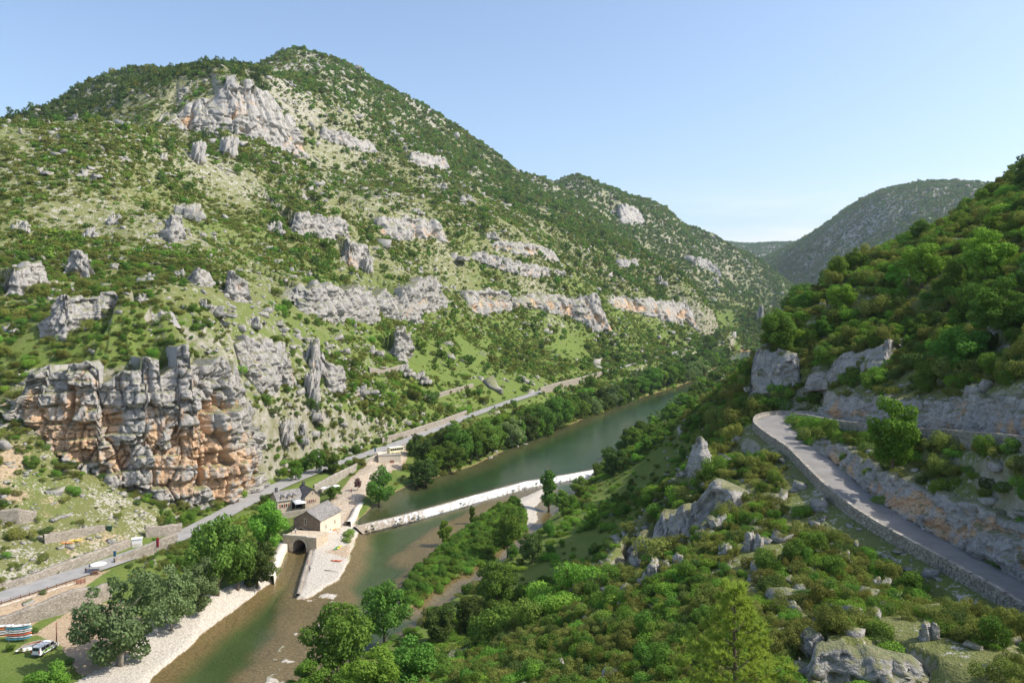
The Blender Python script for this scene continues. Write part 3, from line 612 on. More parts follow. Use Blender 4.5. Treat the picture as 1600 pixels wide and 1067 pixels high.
# ---------------------------------------------------------------- cliffs
def cliff_mesh(key, name, label, m, relief=1., col_w=None, och=(.25, 1.), bed_h=None, cat='cliff', seed=1, crest=.06, group=None, lean=1., flat=0.):
    c = CLIFFS[key]; pl = c['pl']; D = c['D']; ds = c['ds']
    n = len(pl); fr_ = np.linspace(0, 1, n); H0 = pl[:, 3] - pl[:, 2]; H = (H0 * (1 - flat) + flat * float(np.percentile(H0, 70))) * (.04 + .96 * sstep(0, .07, fr_) * sstep(1, .93, fr_)); Hm = float(np.percentile(H, 85)); cw = col_w or Hm / 4.; bh = bed_h or Hm / 7.
    t = np.gradient(pl[:, :2], axis=0); t /= np.linalg.norm(t, axis=1, keepdims=True)
    for _ in range(6): t = np.apply_along_axis(lambda q: np.convolve(np.pad(q, 2, mode='edge'), [.1, .2, .4, .2, .1], 'valid'), 0, t)
    nn = np.stack([-t[:, 1], t[:, 0]], 1)
    s = np.concatenate([[0], np.cumsum(np.linalg.norm(np.diff(pl[:, :2], axis=0), axis=1))])
    nq = int(min(150, max(14, Hm / ds))); q = np.linspace(-.12, 1., nq)
    S_, Q = np.meshgrid(s, q); Hh = H[None]; seed *= 10
    crv = 1 + crest * 2.2 * fbm2(s / cw * 1.2, s * 0 + seed, 3, seed)[None] + crest * np.sign(vn2(s / cw * 2., s * 0 + 3.3, seed + 1))[None]
    Zr = Q * Hh * np.clip(crv, .6, 1.4)
    zz = Zr + pl[:, 2][None]
    big = fbm2(S_ / (cw * 2.6), Zr / (Hm * 1.6), 2, seed + 2)
    colm = vn2(S_ / cw, Zr / (cw * 5), seed + 3); crack = np.clip(.16 - np.abs(vn2(S_ / cw * 1.1 + .2 * fbm2(S_ / 5, Zr / 5, 2, seed), Zr / (cw * 4.5), seed + 4)), 0, .16) / .16
    bedn = fbm2(S_ / (cw * 2.5), zz / bh, 3, seed + 5, .6); bcr = np.clip(.13 - np.abs(vn2(S_ / (cw * 3.2), zz / bh * .8, seed + 6)), 0, .13) / .13
    blk = np.round(vn2(S_ / (cw * .55), zz / (bh * .8), seed + 7) * 2) / 2.
    fine = fbm2(S_ / (cw * .15), zz / (cw * .15), 3, seed + 8)
    A = relief * min(cw * .55, 4.5)
    wx = S_ + cw * .25 * fbm2(S_ / cw, zz / cw, 2, seed + 20); wz = zz + bh * .35 * fbm2(S_ / (cw * 2), zz / (bh * 2), 2, seed + 21)
    c1, e1 = cells2(wx / (cw * .95), wz / (bh * 2.4), seed + 30); c2, e2 = cells2(wx / (cw * .42), wz / (bh * .95), seed + 33); c3, e3 = cells2(wx / (cw * .17), wz / (bh * .38), seed + 36)
    jn = lambda e, w: np.clip(1 - e / w, 0, 1)
    bi = np.floor(wz / (bh * .75)); lay = _h(bi.astype(np.int64), np.floor(wx / (cw * 2.2)).astype(np.int64), np.zeros(bi.shape, np.int64), seed + 40); lj = jn(np.abs(wz / (bh * .75) - bi - .5) * -1 + .5, .1)
    cv_ = vn2(S_ / (cw * 1.1), zz / (bh * 1.3), seed + 9); cav = sstep(.55, .68, cv_)
    disp = A * (.55 * big + .30 * np.round(colm * 2.5) / 2.5 - .35 * crack + .48 * c1 - .42 * jn(e1, .08) + .32 * c2 - .28 * jn(e2, .09) + .10 * c3 - .08 * jn(e3, .12) + .20 * lay - .22 * lj + .07 * fine - .75 * cav * (Q > .05) * (Q < .85))
    top = sstep(.86, 1., Q); disp = disp * (1 - .5 * top)
    endf = np.minimum(1, np.minimum(np.arange(n), np.arange(n)[::-1]) / (n * .06))[None]
    disp = disp * (.25 + .75 * endf)
    out = 1.2 * relief + disp - (D * c['back'] * lean) * sstep(.0, 1., Q) * (.35 + .65 * Q)       # + = towards the valley
    V = np.stack([pl[:, 0][None] - nn[:, 0][None] * out, pl[:, 1][None] - nn[:, 1][None] * out, zz], -1)
    caps = []
    for kk, (b, dzz) in enumerate(((1.2, .2), (3.2, -.3), (D * .75 + 5, 0.))):
        r = V[-1].copy(); r[:, 0] += nn[:, 0] * b; r[:, 1] += nn[:, 1] * b; g_ = hz(r[:, 0], r[:, 1])
        r[:, 2] = r[:, 2] + dzz + .3 * fine[-1] if kk < 2 else np.minimum(g_ - 1.2, r[:, 2] - .3)
        caps.append(r)
    V = np.concatenate([V, np.stack(caps)], 0)
    oc = och[0] + och[1] * (np.clip(-(disp / A) * .30, -.25, .5) + .25 * fbm2(S_ / (cw * 2.), zz / (cw * 3), 3, seed + 11) + .22 * np.sin(np.clip((Q + .05) / .8, 0, 1) * math.pi) - .5 * top)
    oc = np.concatenate([oc, np.full((3, n), -.5)], 0)
    o = mesh_obj(name, V.reshape(-1, 3), grid_faces(*V.shape[:2], False), M[m], smooth=False, attrs={'och': oc.ravel()})
    return tag(o, label, cat, group)
cliff_mesh('great', 'limestone_cliff', 'tall orange and grey limestone cliff rising straight from the valley road, left of the houses', 'limestone', 1.1, 9., (.25, 1.0), 5.5, seed=1, lean=.38)
cliff_mesh('grey_wall', 'limestone_cliff', 'pale grey rock wall right above the orange cliff', 'limestone', 1., 5., (.08, .8), 4., seed=2)
cliff_mesh('crag', 'limestone_cliff', 'big grey crag with one orange streak high under the summit', 'limestone', 1.5, 22., (.10, .9), 14., seed=3, crest=.08)
cliff_mesh('band_high', 'limestone_cliff', 'short pale cliff band with small orange caves, highest in mid slope', 'limestone', 1., 9., (.12, .9), 7., seed=4)
cliff_mesh('band_mid', 'limestone_cliff', 'layered grey cliff band with a rusty right end, on the slope above the river bend', 'limestone', 1., 9., (.16, .9), 5., seed=5)
cliff_mesh('pillars', 'limestone_cliff', 'row of separate grey rock pillars halfway up the middle of the slope', 'limestone', 1.25, 6.5, (.06, .8), 6., seed=6, crest=.08, lean=.6)
cliff_mesh('gallery', 'limestone_cliff', 'long cliff band with overhangs and an arch-like cave, above the green riverside slope', 'limestone', 1.1, 10., (.16, .95), 6., seed=7)
cliff_mesh('nose', 'limestone_cliff', 'cliff band ending in a reddish rock nose farthest up the valley', 'limestone', 1.1, 12., (.24, .95), 8., seed=8)
cliff_mesh('left_bluff', 'limestone_cliff', 'grey rocky bluff among bushes at the left edge, above the orange cliff', 'limestone', 1., 4., (.02, .7), 3., seed=9)
cliff_mesh('far_crag', 'limestone_cliff', 'lone grey crag on the far wooded spur below the skyline', 'limestone', 1.3, 14., (.02, .7), 10., seed=10)
cliff_mesh('spur_nose', 'limestone_cliff', 'shaded grey rock nose just behind the outer edge of the hairpin bend', 'limestone', .7, 3., (.0, .6), 2.4, seed=11)
cliff_mesh('upper_face', 'limestone_cliff', 'shaded rock face among shrubs above the hairpin bend', 'limestone', .7, 3.5, (.02, .7), 2.2, seed=12)
for k_, (c_, l_) in LEDGES.items():
    h_ = float(np.percentile(CLIFFS[k_]['pl'][:, 3] - CLIFFS[k_]['pl'][:, 2], 80)); cliff_mesh(k_, 'limestone_ledge', l_, 'limestone', 1., max(2., h_ / 3.2), (.06, .8), max(1.5, h_ / 4.5), seed=20 + int(k_[1:]), crest=.08, lean=.5, flat=.65, cat='ledge')
cliff_mesh('low_cut', 'limestone_cliff', 'layered rock cutting with ochre stains beside the lower arm of the hairpin road', 'limestone', .5, 2.6, (.2, .9), .8, seed=13)
cliff_mesh('up_cut', 'limestone_cliff', 'rough rock wall above the upper arm of the hairpin road', 'limestone', .55, 2.8, (.12, .9), 1.1, seed=14)
cliff_mesh('spur_rib', 'limestone_cliff', 'broken grey rock slabs on the flank of the spur below the hairpin road', 'limestone', .8, 2.6, (-.05, .6), 2.0, seed=15, crest=.10, lean=.5, flat=.45)
cliff_mesh('low_rib', 'limestone_cliff', 'grey rock ledge at the lower edge right of the young pine', 'limestone', .6, 3.0, (.0, .6), 1.2, seed=16, crest=.06, lean=.5, flat=.4)
cliff_mesh('path_bluff', 'limestone_cliff', 'small shaded rock bluff on the spur left of the hairpin bend', 'limestone', .6, 1.6, (.0, .6), 1.5, seed=17, crest=.06, lean=.5, flat=.5)
# ---------------------------------------------------------------- foliage kinds
def leaf_material(name, a, b, c, gloss=.25, trans=.3):
    t = NT_(name); lv = t.attr('lv'); r = t.rand(); p = t.pos()
    k = t.mix(lv, a, b); k = t.mix(t.ramp(r, 0, 1, 0., .75), k, c); k = t.mix(t.ramp(t.noise(p, .02, 3), .3, .7, 0, .35), k, tuple(x * .7 for x in a))
    hs = t.new('ShaderNodeHueSaturation'); t.l.new(k, hs.inputs['Color']); t.l.new(t.ramp(t.math('FRACT', t.math('MULTIPLY', r, 7.31)), 0, 1, .75, 1.25), hs.inputs['Value']); t.l.new(t.ramp(t.math('FRACT', t.math('MULTIPLY', r, 3.77)), 0, 1, .48, .52), hs.inputs['Hue'])
    d = t.new('ShaderNodeBsdfDiffuse'); t.l.new(hs.outputs[0], d.inputs[0]); tr = t.new('ShaderNodeBsdfTranslucent')
    t.l.new(t.mix(.5, hs.outputs[0], t.mix(1., hs.outputs[0], (1.3, 1.35, .6), 'MULTIPLY')), tr.inputs[0])
    m1 = t.new('ShaderNodeMixShader'); m1.inputs[0].default_value = trans; t.l.new(d.outputs[0], m1.inputs[1]); t.l.new(tr.outputs[0], m1.inputs[2])
    t.l.new(m1.outputs[0], t.out.inputs[0]); M[name] = t.m
leaf_material('leaf_broad', (0.111, 0.215, 0.036), (0.176, 0.305, 0.058), (0.137, 0.208, 0.046))
leaf_material('leaf_bright', (0.156, 0.293, 0.039), (0.234, 0.403, 0.065), (0.195, 0.312, 0.052))
leaf_material('leaf_silver', (.15, .23, .085), (.28, .36, .17), (.19, .27, .10))
leaf_material('leaf_dark', (.075, .13, .036), (.13, .19, .05), (.09, .135, .04))
leaf_material('leaf_pine', (.27, .36, .06), (.42, .50, .11), (.32, .38, .08), trans=.45)
leaf_material('leaf_scrub', (.165, .205, .045), (.265, .305, .08), (.22, .225, .065))
leaf_material('leaf_ochre', (.19, .20, .045), (.29, .29, .07), (.21, .205, .055))
leaf_material('leaf_purple', (.09, .035, .045), (.14, .06, .07), (.1, .05, .05))
plain('bark', (.16, .12, .085), .9, .3, 3., bump=.04); plain('bark_pale', (.30, .27, .22), .9, .3, 3., bump=.04)

def leaves(lumps, n, size, up=.25, flat=1., rs=None, shell=.35, asp=.6):
    """n leaf quads over the surface of overlapping lumps (x, y, z, r, squash)"""
    rs = rs or np.random.default_rng(1); lumps = np.array(lumps, float)
    w = lumps[:, 3] ** 2; k = rs.choice(len(lumps), int(n * 1.6), p=w / w.sum()); d = rs.normal(size=(len(k), 3)); d /= np.linalg.norm(d, axis=1, keepdims=True)
    rad = lumps[k, 3] * (1 - shell * rs.random(len(k)) ** 1.6) * (1 + .12 * rs.normal(size=len(k)))
    p = lumps[k, :3] + d * rad[:, None] * np.stack([np.ones(len(k)), np.ones(len(k)), lumps[k, 4]], 1)
    keep = np.ones(len(k), bool)
    for i, l in enumerate(lumps):
        q = (p - l[:3]) / np.array([1, 1, l[4]]); keep &= (k == i) | (np.linalg.norm(q, axis=1) > l[3] * .8)
    p = p[keep][:n]; d = d[keep][:n]; k = k[keep][:n]; n = len(p)
    nr = d + rs.normal(size=(n, 3)) * .65 + np.array([0, 0, up]); nr /= np.linalg.norm(nr, axis=1, keepdims=True)
    a = np.cross(nr, rs.normal(size=(n, 3))); a /= np.linalg.norm(a, axis=1, keepdims=True) + 1e-9; b = np.cross(nr, a)
    s = size * (.6 + .8 * rs.random(n))[:, None]
    V = np.stack([p - a * s - b * s * asp * .4, p + b * s * asp + nr * s * .15, p + a * s - b * s * asp * .2, p - b * s * asp * .9 - nr * s * .2], 1)
    lum = rs.random(len(lumps))[k] * .5 + rs.random(n) * .5
    return V.reshape(-1, 3), np.arange(4 * n).reshape(n, 4), np.repeat(lum, 4)
def crown_lumps(rs, rx, rz, zc, n, rl, flat=.8, top=0.):
    L_ = []
    for i in range(n):
        d = rs.normal(size=3); d /= np.linalg.norm(d); f = rs.random() ** .45 * .92; z = d[2] * rz * f
        tp = 1 - top * (z / rz + 1) / 2
        L_.append((d[0] * rx * f * tp, d[1] * rx * f * tp, zc + z, rl * (.7 + .6 * rs.random()) * (1 - .45 * top * (z / rz + 1) / 2), flat))
    return L_
def trunk_mesh(rs, h, r, limbs, spread, lean=.04):
    mb = MB(); pts = [(0, 0, -.6)]; x = y = 0
    for i in range(1, 6): x += rs.normal() * lean * h / 5; y += rs.normal() * lean * h / 5; pts.append((x, y, h * i / 5))
    mb.tube(pts, [r * 1.35, r * 1.1, r * .9, r * .75, r * .55, r * .25], 7)
    for i in range(limbs):
        f = .35 + .6 * i / limbs; a = i * 2.4 + rs.random(); j = int(f * 5); q = Vector(pts[j]); l = spread * (1.1 - .5 * f)
        mb.tube([q, q + Vector((math.cos(a) * l * .5, math.sin(a) * l * .5, l * .35)), q + Vector((math.cos(a) * l, math.sin(a) * l, l * .8))], [r * .42, r * .28, r * .1], 5)
    return mb
def me_of(o): me = o.data; bpy.data.objects.remove(o); return me
TREES = {}                                                    # kind -> list of (trunk mesh, crown mesh); 10 m tall
def tree_kind(kind, leafm, barkm, nvar, rx, rz, zc, nl, rl, nleaf, size, flat=.8, top=0., trunk_h=6.5, tr=.2, seed=0, up=.25):
    TREES[kind] = []
    for v in range(nvar):
        rs = np.random.default_rng(seed * 100 + v)
        V, Fc, lv = leaves(crown_lumps(rs, rx * rs.uniform(.88, 1.12), rz, zc, nl, rl, flat, top), nleaf, size, up, rs=rs)
        c = me_of(mesh_obj('crown', V, Fc, M[leafm], smooth=False, attrs={'lv': lv}, link=False))
        t_ = trunk_mesh(rs, trunk_h, tr, 6, rx * .7); tm = me_of(mesh_obj('trunk', t_.v, t_.f, M[barkm], link=False))
        TREES[kind].append((tm, c))
tree_kind('broad', 'leaf_broad', 'bark', 4, 3.7, 4.3, 5.0, 40, 1.04, 7000, .19, seed=1)
tree_kind('bright', 'leaf_bright', 'bark', 2, 3.5, 4.2, 5.1, 37, 1.00, 7000, .19, seed=2)
tree_kind('silver', 'leaf_silver', 'bark_pale', 2, 4.0, 4.5, 4.9, 51, 0.88, 7500, .18, seed=3)
tree_kind('tall', 'leaf_broad', 'bark', 2, 1.6, 4.5, 5.3, 22, .85, 4500, .17, seed=4, top=.35, trunk_h=8.5)
tree_kind('dark', 'leaf_dark', 'bark', 2, 3.3, 4.3, 5.0, 37, 0.96, 6500, .19, seed=5)
tree_kind('conifer', 'leaf_dark', 'bark', 1, 1.9, 4.6, 5.0, 30, .8, 4500, .15, seed=6, top=.75, trunk_h=9)
tree_kind('purple', 'leaf_purple', 'bark', 1, 3.2, 4., 5.6, 18, 1.3, 2500, .25, seed=7)

def kindmesh(name, leafm, lumps, n, size, seed, up=.3, stem=None, asp=.6):
    rs = np.random.default_rng(seed); V, Fc, lv = leaves(lumps(rs), n, size, up, rs=rs, asp=asp)
    return me_of(mesh_obj(name, V, Fc, M[leafm], smooth=False, attrs={'lv': lv}, link=False))
def dome(rs, k=9): return [(rs.normal() * .42, rs.normal() * .42, .35 + .3 * rs.random(), .42 + .25 * rs.random(), .85) for _ in range(k)]
def spiky(rs, k=14): return [(rs.normal() * .5, rs.normal() * .5, .25 + .65 * rs.random(), .22 + .16 * rs.random(), 1.3) for _ in range(k)]
def tall_d(rs, k=10): return [(rs.normal() * .38, rs.normal() * .38, .5 + 1.1 * rs.random(), .36 + .24 * rs.random(), 1.) for _ in range(k)]
# radius about 1 m each
SHRUB = [kindmesh('shrub', 'leaf_scrub', dome, 3449, 0.056, 1), kindmesh('shrub', 'leaf_scrub', spiky, 3679, 0.053, 2, asp=.35), kindmesh('shrub', 'leaf_ochre', spiky, 2760, 0.053, 3, asp=.35), kindmesh('shrub', 'leaf_bright', dome, 3449, 0.059, 4),
         kindmesh('shrub', 'leaf_dark', dome, 3449, 0.056, 5), kindmesh('shrub', 'leaf_broad', tall_d, 4140, 0.059, 6), kindmesh('shrub', 'leaf_broad', dome, 3449, 0.059, 7), kindmesh('shrub', 'leaf_scrub', tall_d, 4140, 0.053, 8)]
LOW = [kindmesh('scrub', 'leaf_scrub', dome, 110, .26, 11), kindmesh('scrub', 'leaf_broad', dome, 110, .27, 12), kindmesh('scrub', 'leaf_dark', dome, 110, .27, 13), kindmesh('scrub', 'leaf_ochre', dome, 90, .26, 14), kindmesh('scrub', 'leaf_bright', dome, 110, .27, 15),
       kindmesh('scrub', 'leaf_broad', tall_d, 150, .27, 16), kindmesh('scrub', 'leaf_dark', tall_d, 150, .25, 17), kindmesh('scrub', 'leaf_broad', tall_d, 150, .27, 18), kindmesh('scrub', 'leaf_scrub', tall_d, 140, .26, 19)]

# rocks: blocky lumps with bedding cracks, foot at z = 0, about 1 m half-width and 2 m tall
def rock_mesh(seed, tall, ncol):
    rs = np.random.default_rng(seed + 300); bm = bmesh.new(); bmesh.ops.create_icosphere(bm, subdivisions=3, radius=1.); V0 = np.array([v.co[:] for v in bm.verts]); F0 = np.array([[v.index for v in f.verts] for f in bm.faces]); bm.free()
    VS = []; FS = []; OS = []; nb = 0
    for c in range(ncol):
        V = np.sign(V0) * np.abs(V0) ** .5; s = 7.7 * seed + 3.1 * c
        a = fbm3(V[:, 0] * 1.3 + s, V[:, 1] * 1.3, V[:, 2] * .7 * tall, 3, seed) * .55 + np.round(vn3(V[:, 0] * 1.7 + s, V[:, 1] * 1.7, V[:, 2] * 1.6 * tall, seed + 3) * 2) / 2 * .22
        cr = np.clip(.16 - np.abs(vn3(V[:, 0] * .4 + s, V[:, 1] * .4, V[:, 2] * 2.0 * tall, seed + 5)), 0, .16) / .16; cv = np.clip(.14 - np.abs(vn3(V[:, 0] * 1.7 + s, V[:, 1] * 1.7, V[:, 2] * .4, seed + 6)), 0, .14) / .14
        V = V * (1 + a - .2 * cr - .3 * cv)[:, None]; V[:, 2] = (V[:, 2] + .75) * tall
        f = rs.uniform(.22, .5); x = (c / max(1, ncol - 1) - .5) * 1.8 + rs.normal() * .15; h = (1 - .5 * abs(x)) * rs.uniform(.4, 1.)
        V = V * np.array([f, f * 1.2, h]); V[:, 0] += V[:, 2] * rs.normal() * .16; V[:, 1] += V[:, 2] * .18; V = V + np.array([x, rs.normal() * .3, 0])
        OS.append(.10 + .5 * cr + .35 * fbm3(V[:, 0] * .8 + s, V[:, 1] * .8, V[:, 2], 2, seed + 9) - .25 * np.clip(V[:, 2] / tall, 0, 1.4)); VS.append(V); FS.append(F0 + nb); nb += len(V)
    return me_of(mesh_obj('rock', np.concatenate(VS), np.concatenate(FS), M['limestone'], smooth=False, attrs={'och': np.concatenate(OS)}, link=False))
ROCKS = [rock_mesh(i, tl, nc) for i, (tl, nc) in enumerate(((.9, 8), (1.3, 8), (1.7, 9), (.6, 7), (1.1, 7), (2.4, 4), (.5, 8), (.8, 6)))]
def low_rock(seed):
    rs = np.random.default_rng(seed); bm = bmesh.new(); bmesh.ops.create_icosphere(bm, subdivisions=1, radius=1.); V = np.array([v.co[:] for v in bm.verts]); Fc = np.array([[v.index for v in f.verts] for f in bm.faces]); bm.free()
    V = np.sign(V) * np.abs(V) ** .5; V = V * (1 + .75 * vn3(V[:, 0] * 1.9 + seed * 1.7, V[:, 1] * 1.9, V[:, 2] * 1.9, seed) + .12 * rs.normal(size=len(V)))[:, None]; V[:, 2] = V[:, 2] * .6 + .2
    return me_of(mesh_obj('rock', V, Fc, M['limestone'], smooth=False, attrs={'och': np.full(len(V), rs.uniform(-.1, .35))}, link=False))
LROCK = [low_rock(i + 40) for i in range(4)]

def proto_collection(name, meshes):
    c = bpy.data.collections.new(name)
    for i, m in enumerate(meshes):
        o = bpy.data.objects.new('%s_%02d' % (name, i), m); c.objects.link(o)
    return c
def scatter_group(name, coll):
    g = bpy.data.node_groups.new(name, 'GeometryNodeTree'); g.interface.new_socket('Geometry', in_out='INPUT', socket_type='NodeSocketGeometry'); g.interface.new_socket('Geometry', in_out='OUTPUT', socket_type='NodeSocketGeometry')
    n = g.nodes; l = g.links; gi = n.new('NodeGroupInput'); go = n.new('NodeGroupOutput'); ip = n.new('GeometryNodeInstanceOnPoints'); ci = n.new('GeometryNodeCollectionInfo')
    ci.inputs['Collection'].default_value = coll; ci.inputs['Separate Children'].default_value = True; ci.inputs['Reset Children'].default_value = True
    def at(nm, ty): a = n.new('GeometryNodeInputNamedAttribute'); a.data_type = ty; a.inputs['Name'].default_value = nm; return a.outputs['Attribute']
    l.new(gi.outputs[0], ip.inputs['Points']); l.new(ci.outputs[0], ip.inputs['Instance']); ip.inputs['Pick Instance'].default_value = True
    l.new(at('idx', 'INT'), ip.inputs['Instance Index']); l.new(at('rot', 'FLOAT_VECTOR'), ip.inputs['Rotation']); l.new(at('scl', 'FLOAT_VECTOR'), ip.inputs['Scale'])
    l.new(ip.outputs[0], go.inputs[0]); return g
def scatter_obj(name, label, cat, pts, idx, rot, scl, coll):
    me = bpy.data.meshes.new(name); me.vertices.add(len(pts)); me.vertices.foreach_set('co', np.asarray(pts, np.float32).ravel())
    a = me.attributes.new('idx', 'INT', 'POINT'); a.data.foreach_set('value', np.asarray(idx, np.int32))
    a = me.attributes.new('rot', 'FLOAT_VECTOR', 'POINT'); a.data.foreach_set('vector', np.asarray(rot, np.float32).ravel())
    a = me.attributes.new('scl', 'FLOAT_VECTOR', 'POINT'); a.data.foreach_set('vector', np.asarray(scl, np.float32).ravel())
    o = bpy.data.objects.new(name, me); COL.objects.link(o); md = o.modifiers.new('scatter', 'NODES'); md.node_group = scatter_group(name, coll)
    return tag(o, label, cat, kind='stuff')

# ---------------------------------------------------------------- where plants can grow
dx = np.gradient(GZ, axis=1) / (RG * np.gradient(TH)[None]); dr = np.gradient(GZ, axis=0) / np.gradient(RR)[:, None]; SLOPE = np.hypot(dx, dr)
ang = (GZ - CAMZ) / RG; runmax = np.maximum.accumulate(ang, axis=0); VIS = ang > runmax - .02 - .02 * (RG < 400)
AREA = RG * np.gradient(TH)[None] * np.gradient(RR)[:, None]
def roadmask(pl, half):
    m = np.zeros(GX.shape, bool); idx, s, _, _ = near_line(GX, GY, pl, half + 2); m[idx] = np.abs(s) < half; return m
FREE = (dLw > .6) & (dPw > .3) & (grav < .3) & ((dirt < .3) | TERR) & ~roadmask(ROADL, 5.4) & ~roadmask(HAIRP, 3.4)
YARD = sdpoly(GX, GY, W0([(420, 790), (470, 752), (560, 740), (640, 690), (640, 725), (560, 815), (562, 830), (500, 850), (452, 850), (430, 810)], 5.), 20) < 0
FREE &= ~YARD
def sample(density, seed):
    """random world points with the given number per square metre"""
    rs = np.random.default_rng(seed); lam = (density * AREA * FREE * VIS).ravel(); n = rs.poisson(lam); cell = np.repeat(np.arange(lam.size), n); r, c = cell // NCc, cell % NCc
    c = np.clip(c, 1, NCc - 2); r = np.clip(r, 1, NR - 2)
    t = TH[c] + (rs.random(len(c)) - .5) * (TH[c + 1] - TH[c]); R = RR[r] * np.exp((rs.random(len(c)) - .5) * math.log(RR[1] / RR[0])); X = R * np.sin(t); Y = R * np.cos(t)
    return X, Y, hz(X, Y), cell
# ---------------------------------------------------------------- planting
from collections import defaultdict
def right_of_river(X, Y):
    return X > np.interp(Y, [0, 120, 150, 186, 250, 300, 346, 420, 600, 786, 1330, 2000, 3400, 8000], [-60, -55, -38, -18, 14, 26, 40, 66, 122, 192, 430, 650, 1150, 2500])
def px(X, Y, Z): return CX + X / Y * F, HY - (Z - CAMZ) / Y * F
RB = right_of_river(GX, GY); NEAR_R = RB & (RG < 460)
ORD = 'first second third fourth fifth sixth seventh eighth ninth tenth eleventh twelfth thirteenth fourteenth fifteenth sixteenth seventeenth eighteenth nineteenth twentieth'.split()
def region(u, v, right):
    if right:
        if v < 560 and u > 1180: return 'on the wooded slope'
        if u > 1290 and v < 880 and v > 640: return 'between the hairpin arms'
        if v > 900 and u < 1000: return 'low on the near slope'
        if u > 960 and v > 640: return 'on the rocky spur'
        return 'on the sunlit right bank'
    if v > 790: return 'on the roadside terraces'
    if u < 440: return 'above the orange cliff' if v < 600 else 'below the orange cliff'
    if v > 500: return 'on the roadside slope'
    if u < 720: return 'on the mid left hillside'
    return 'on the far left hillside'
LABELS = defaultdict(list)
def later(o, what, u, v, right, size, cat, sizes=('large', 'medium-sized', 'small')): LABELS[(what, region(u, v, right), cat)].append((u, size, o, sizes))
def write_labels():
    for (what, rg, cat), l in LABELS.items():
        l.sort(key=lambda q: -q[1]); n3 = max(1, math.ceil(len(l) / 3)) if len(l) > 8 else 99
        parts = defaultdict(list)
        for i, q in enumerate(l): parts[q[3][min(2, i // n3)] + ' ' if n3 < 99 else ''].append(q)
        for sz, m in parts.items():
            m.sort(key=lambda q: q[0])
            for i, (u, _, o, _) in enumerate(m):
                od = '' if len(m) == 1 else (ORD[i] + ' ' if i < len(m) - 1 else 'last ') if i < 20 else 'further '
                tag(o, ('only ' if len(m) == 1 and sz else '') + od + sz + what + (' from the left ' if len(m) > 1 else ' ') + rg, cat, '%s %s' % (what, rg))
def euler_rand(n, rs, tilt=.12): return np.stack([rs.normal(size=n) * tilt, rs.normal(size=n) * tilt, rs.random(n) * 6.283], 1)

pat = fbm2(GX / 55, GY / 55, 4, 61); pat2 = fbm2(GX / 16, GY / 16, 3, 63); wd = fbm2(GX / 140 + 5, GY / 220, 4, 67)
uG, vG = CX + GX / GY * F, HY - (GZ - CAMZ) / GY * F
dens = np.interp(RG, [150, 350, 700, 1200, 2000, 4500], [.22, .23, .19, .13, .055, .018]) * np.clip(.72 + 2.3 * pat + 1.2 * pat2, .08, 2.6)
dens_boost = 1 + .25 * (NEAR_R & (RG < 125))
SUNNY = NEAR_R & (GZ < 26) & (GY > 140)
dens = np.where(NEAR_R, .42 * np.clip(.8 + 1.2 * pat2, .2, 1.6), dens); dens = np.where(SUNNY, .30 * np.clip(.7 + 1.5 * pat2, .1, 1.6), dens)
dens *= RG > 58; dens *= np.where(TERR, 1.7, 1.); dens *= np.where(SLOPE > 1.5, np.where(NEAR_R, .9, .5), 1.) * np.where((lush > 1.15) & ~RB, .25, 1.)
dens *= np.where((GZ < 12) & (RG < 330) & ~RB, .8, 1.)
_i, _s, _, _ = near_line(GX, GY, HAIRP, 8); _m = np.zeros(GX.shape, bool); _m[_i] = (_s > 0) & (_s < 6.5); dens *= ~_m
dens = np.where(dI < -.4, 1.1, dens) * dens_boost
BENCH = (RG < 430) & ~RB & (uG > 395) & (uG < 640) & (vG > 555) & (vG < 745); dens = np.where(BENCH & (dL > 12), .34, dens)
X, Y, Z, cell = sample(dens, 5); R_ = np.hypot(X, Y); rs = np.random.default_rng(12); n = len(X)
rad = np.exp(rs.normal(size=n) * .42) * np.interp(R_, [60, 200, 700, 1500, 4000], [.62, .8, .88, 1.2, 2.4]); right = RB.ravel()[cell]
rad = np.clip(rad, .3, 6.)
sunny_ = SUNNY.ravel()[cell]; isl_ = (dI < -.4).ravel()[cell]
rad = np.where(right & (R_ < 300) & ~sunny_, rad * 1.45, rad); rad = np.where(isl_, .9 + .5 * rs.random(n), rad)

# kind mix
near = R_ < 430
kr = rs.random(n); idn = np.select([kr < .24, kr < .36, kr < .47, kr < .57, kr < .72, kr < .82, kr < .92], [0, 1, 2, 3, 4, 5, 6], 7)
idn = np.where(right & (idn == 4) & (rs.random(n) < .55), 3, idn); idn = np.where(~right & (idn == 2), np.where(rs.random(n) < .3, 2, 0), idn)
idn = np.where(sunny_ | isl_, rs.choice([3, 3, 6, 0, 3, 5], n), idn)
idl = np.select([kr < .46, kr < .62, kr < .68, kr < .72, kr < .82, kr < .88], [0, 1, 2, 3, 4, 5], 8)
rad = np.where(R_ < 120, np.minimum(rad, 1.35), rad); rad = np.where(near & (idn == 2), np.minimum(rad, 1.05), rad)
pts = np.stack([X, Y, Z - .12 * rad], 1); rot = euler_rand(n, rs); scl = rad[:, None] * np.stack([rs.uniform(.85, 1.2, n), rs.uniform(.85, 1.2, n), rs.uniform(.7, 1.25, n)], 1)
u_, v_ = px(X, Y, Z); size_px = rad / Y * F; inf = (u_ > 5) & (u_ < 1595) & (v_ > 5) & (v_ < 1062)
seen = ((Z + rad * 1.2 - CAMZ) / R_ > runmax.ravel()[cell] - .002)
order = np.argsort(-np.where(near & inf & seen, size_px, 0)); pick = np.zeros(n, bool); pick[order[:280]] = True
SHRUB_DESC = ['olive green rounded shrub', 'olive green spiky broom bush', 'yellow-brown spiky bush', 'fresh green rounded shrub', 'dark green rounded shrub', 'tall leafy green shrub', 'leafy green rounded shrub', 'tall olive green shrub']
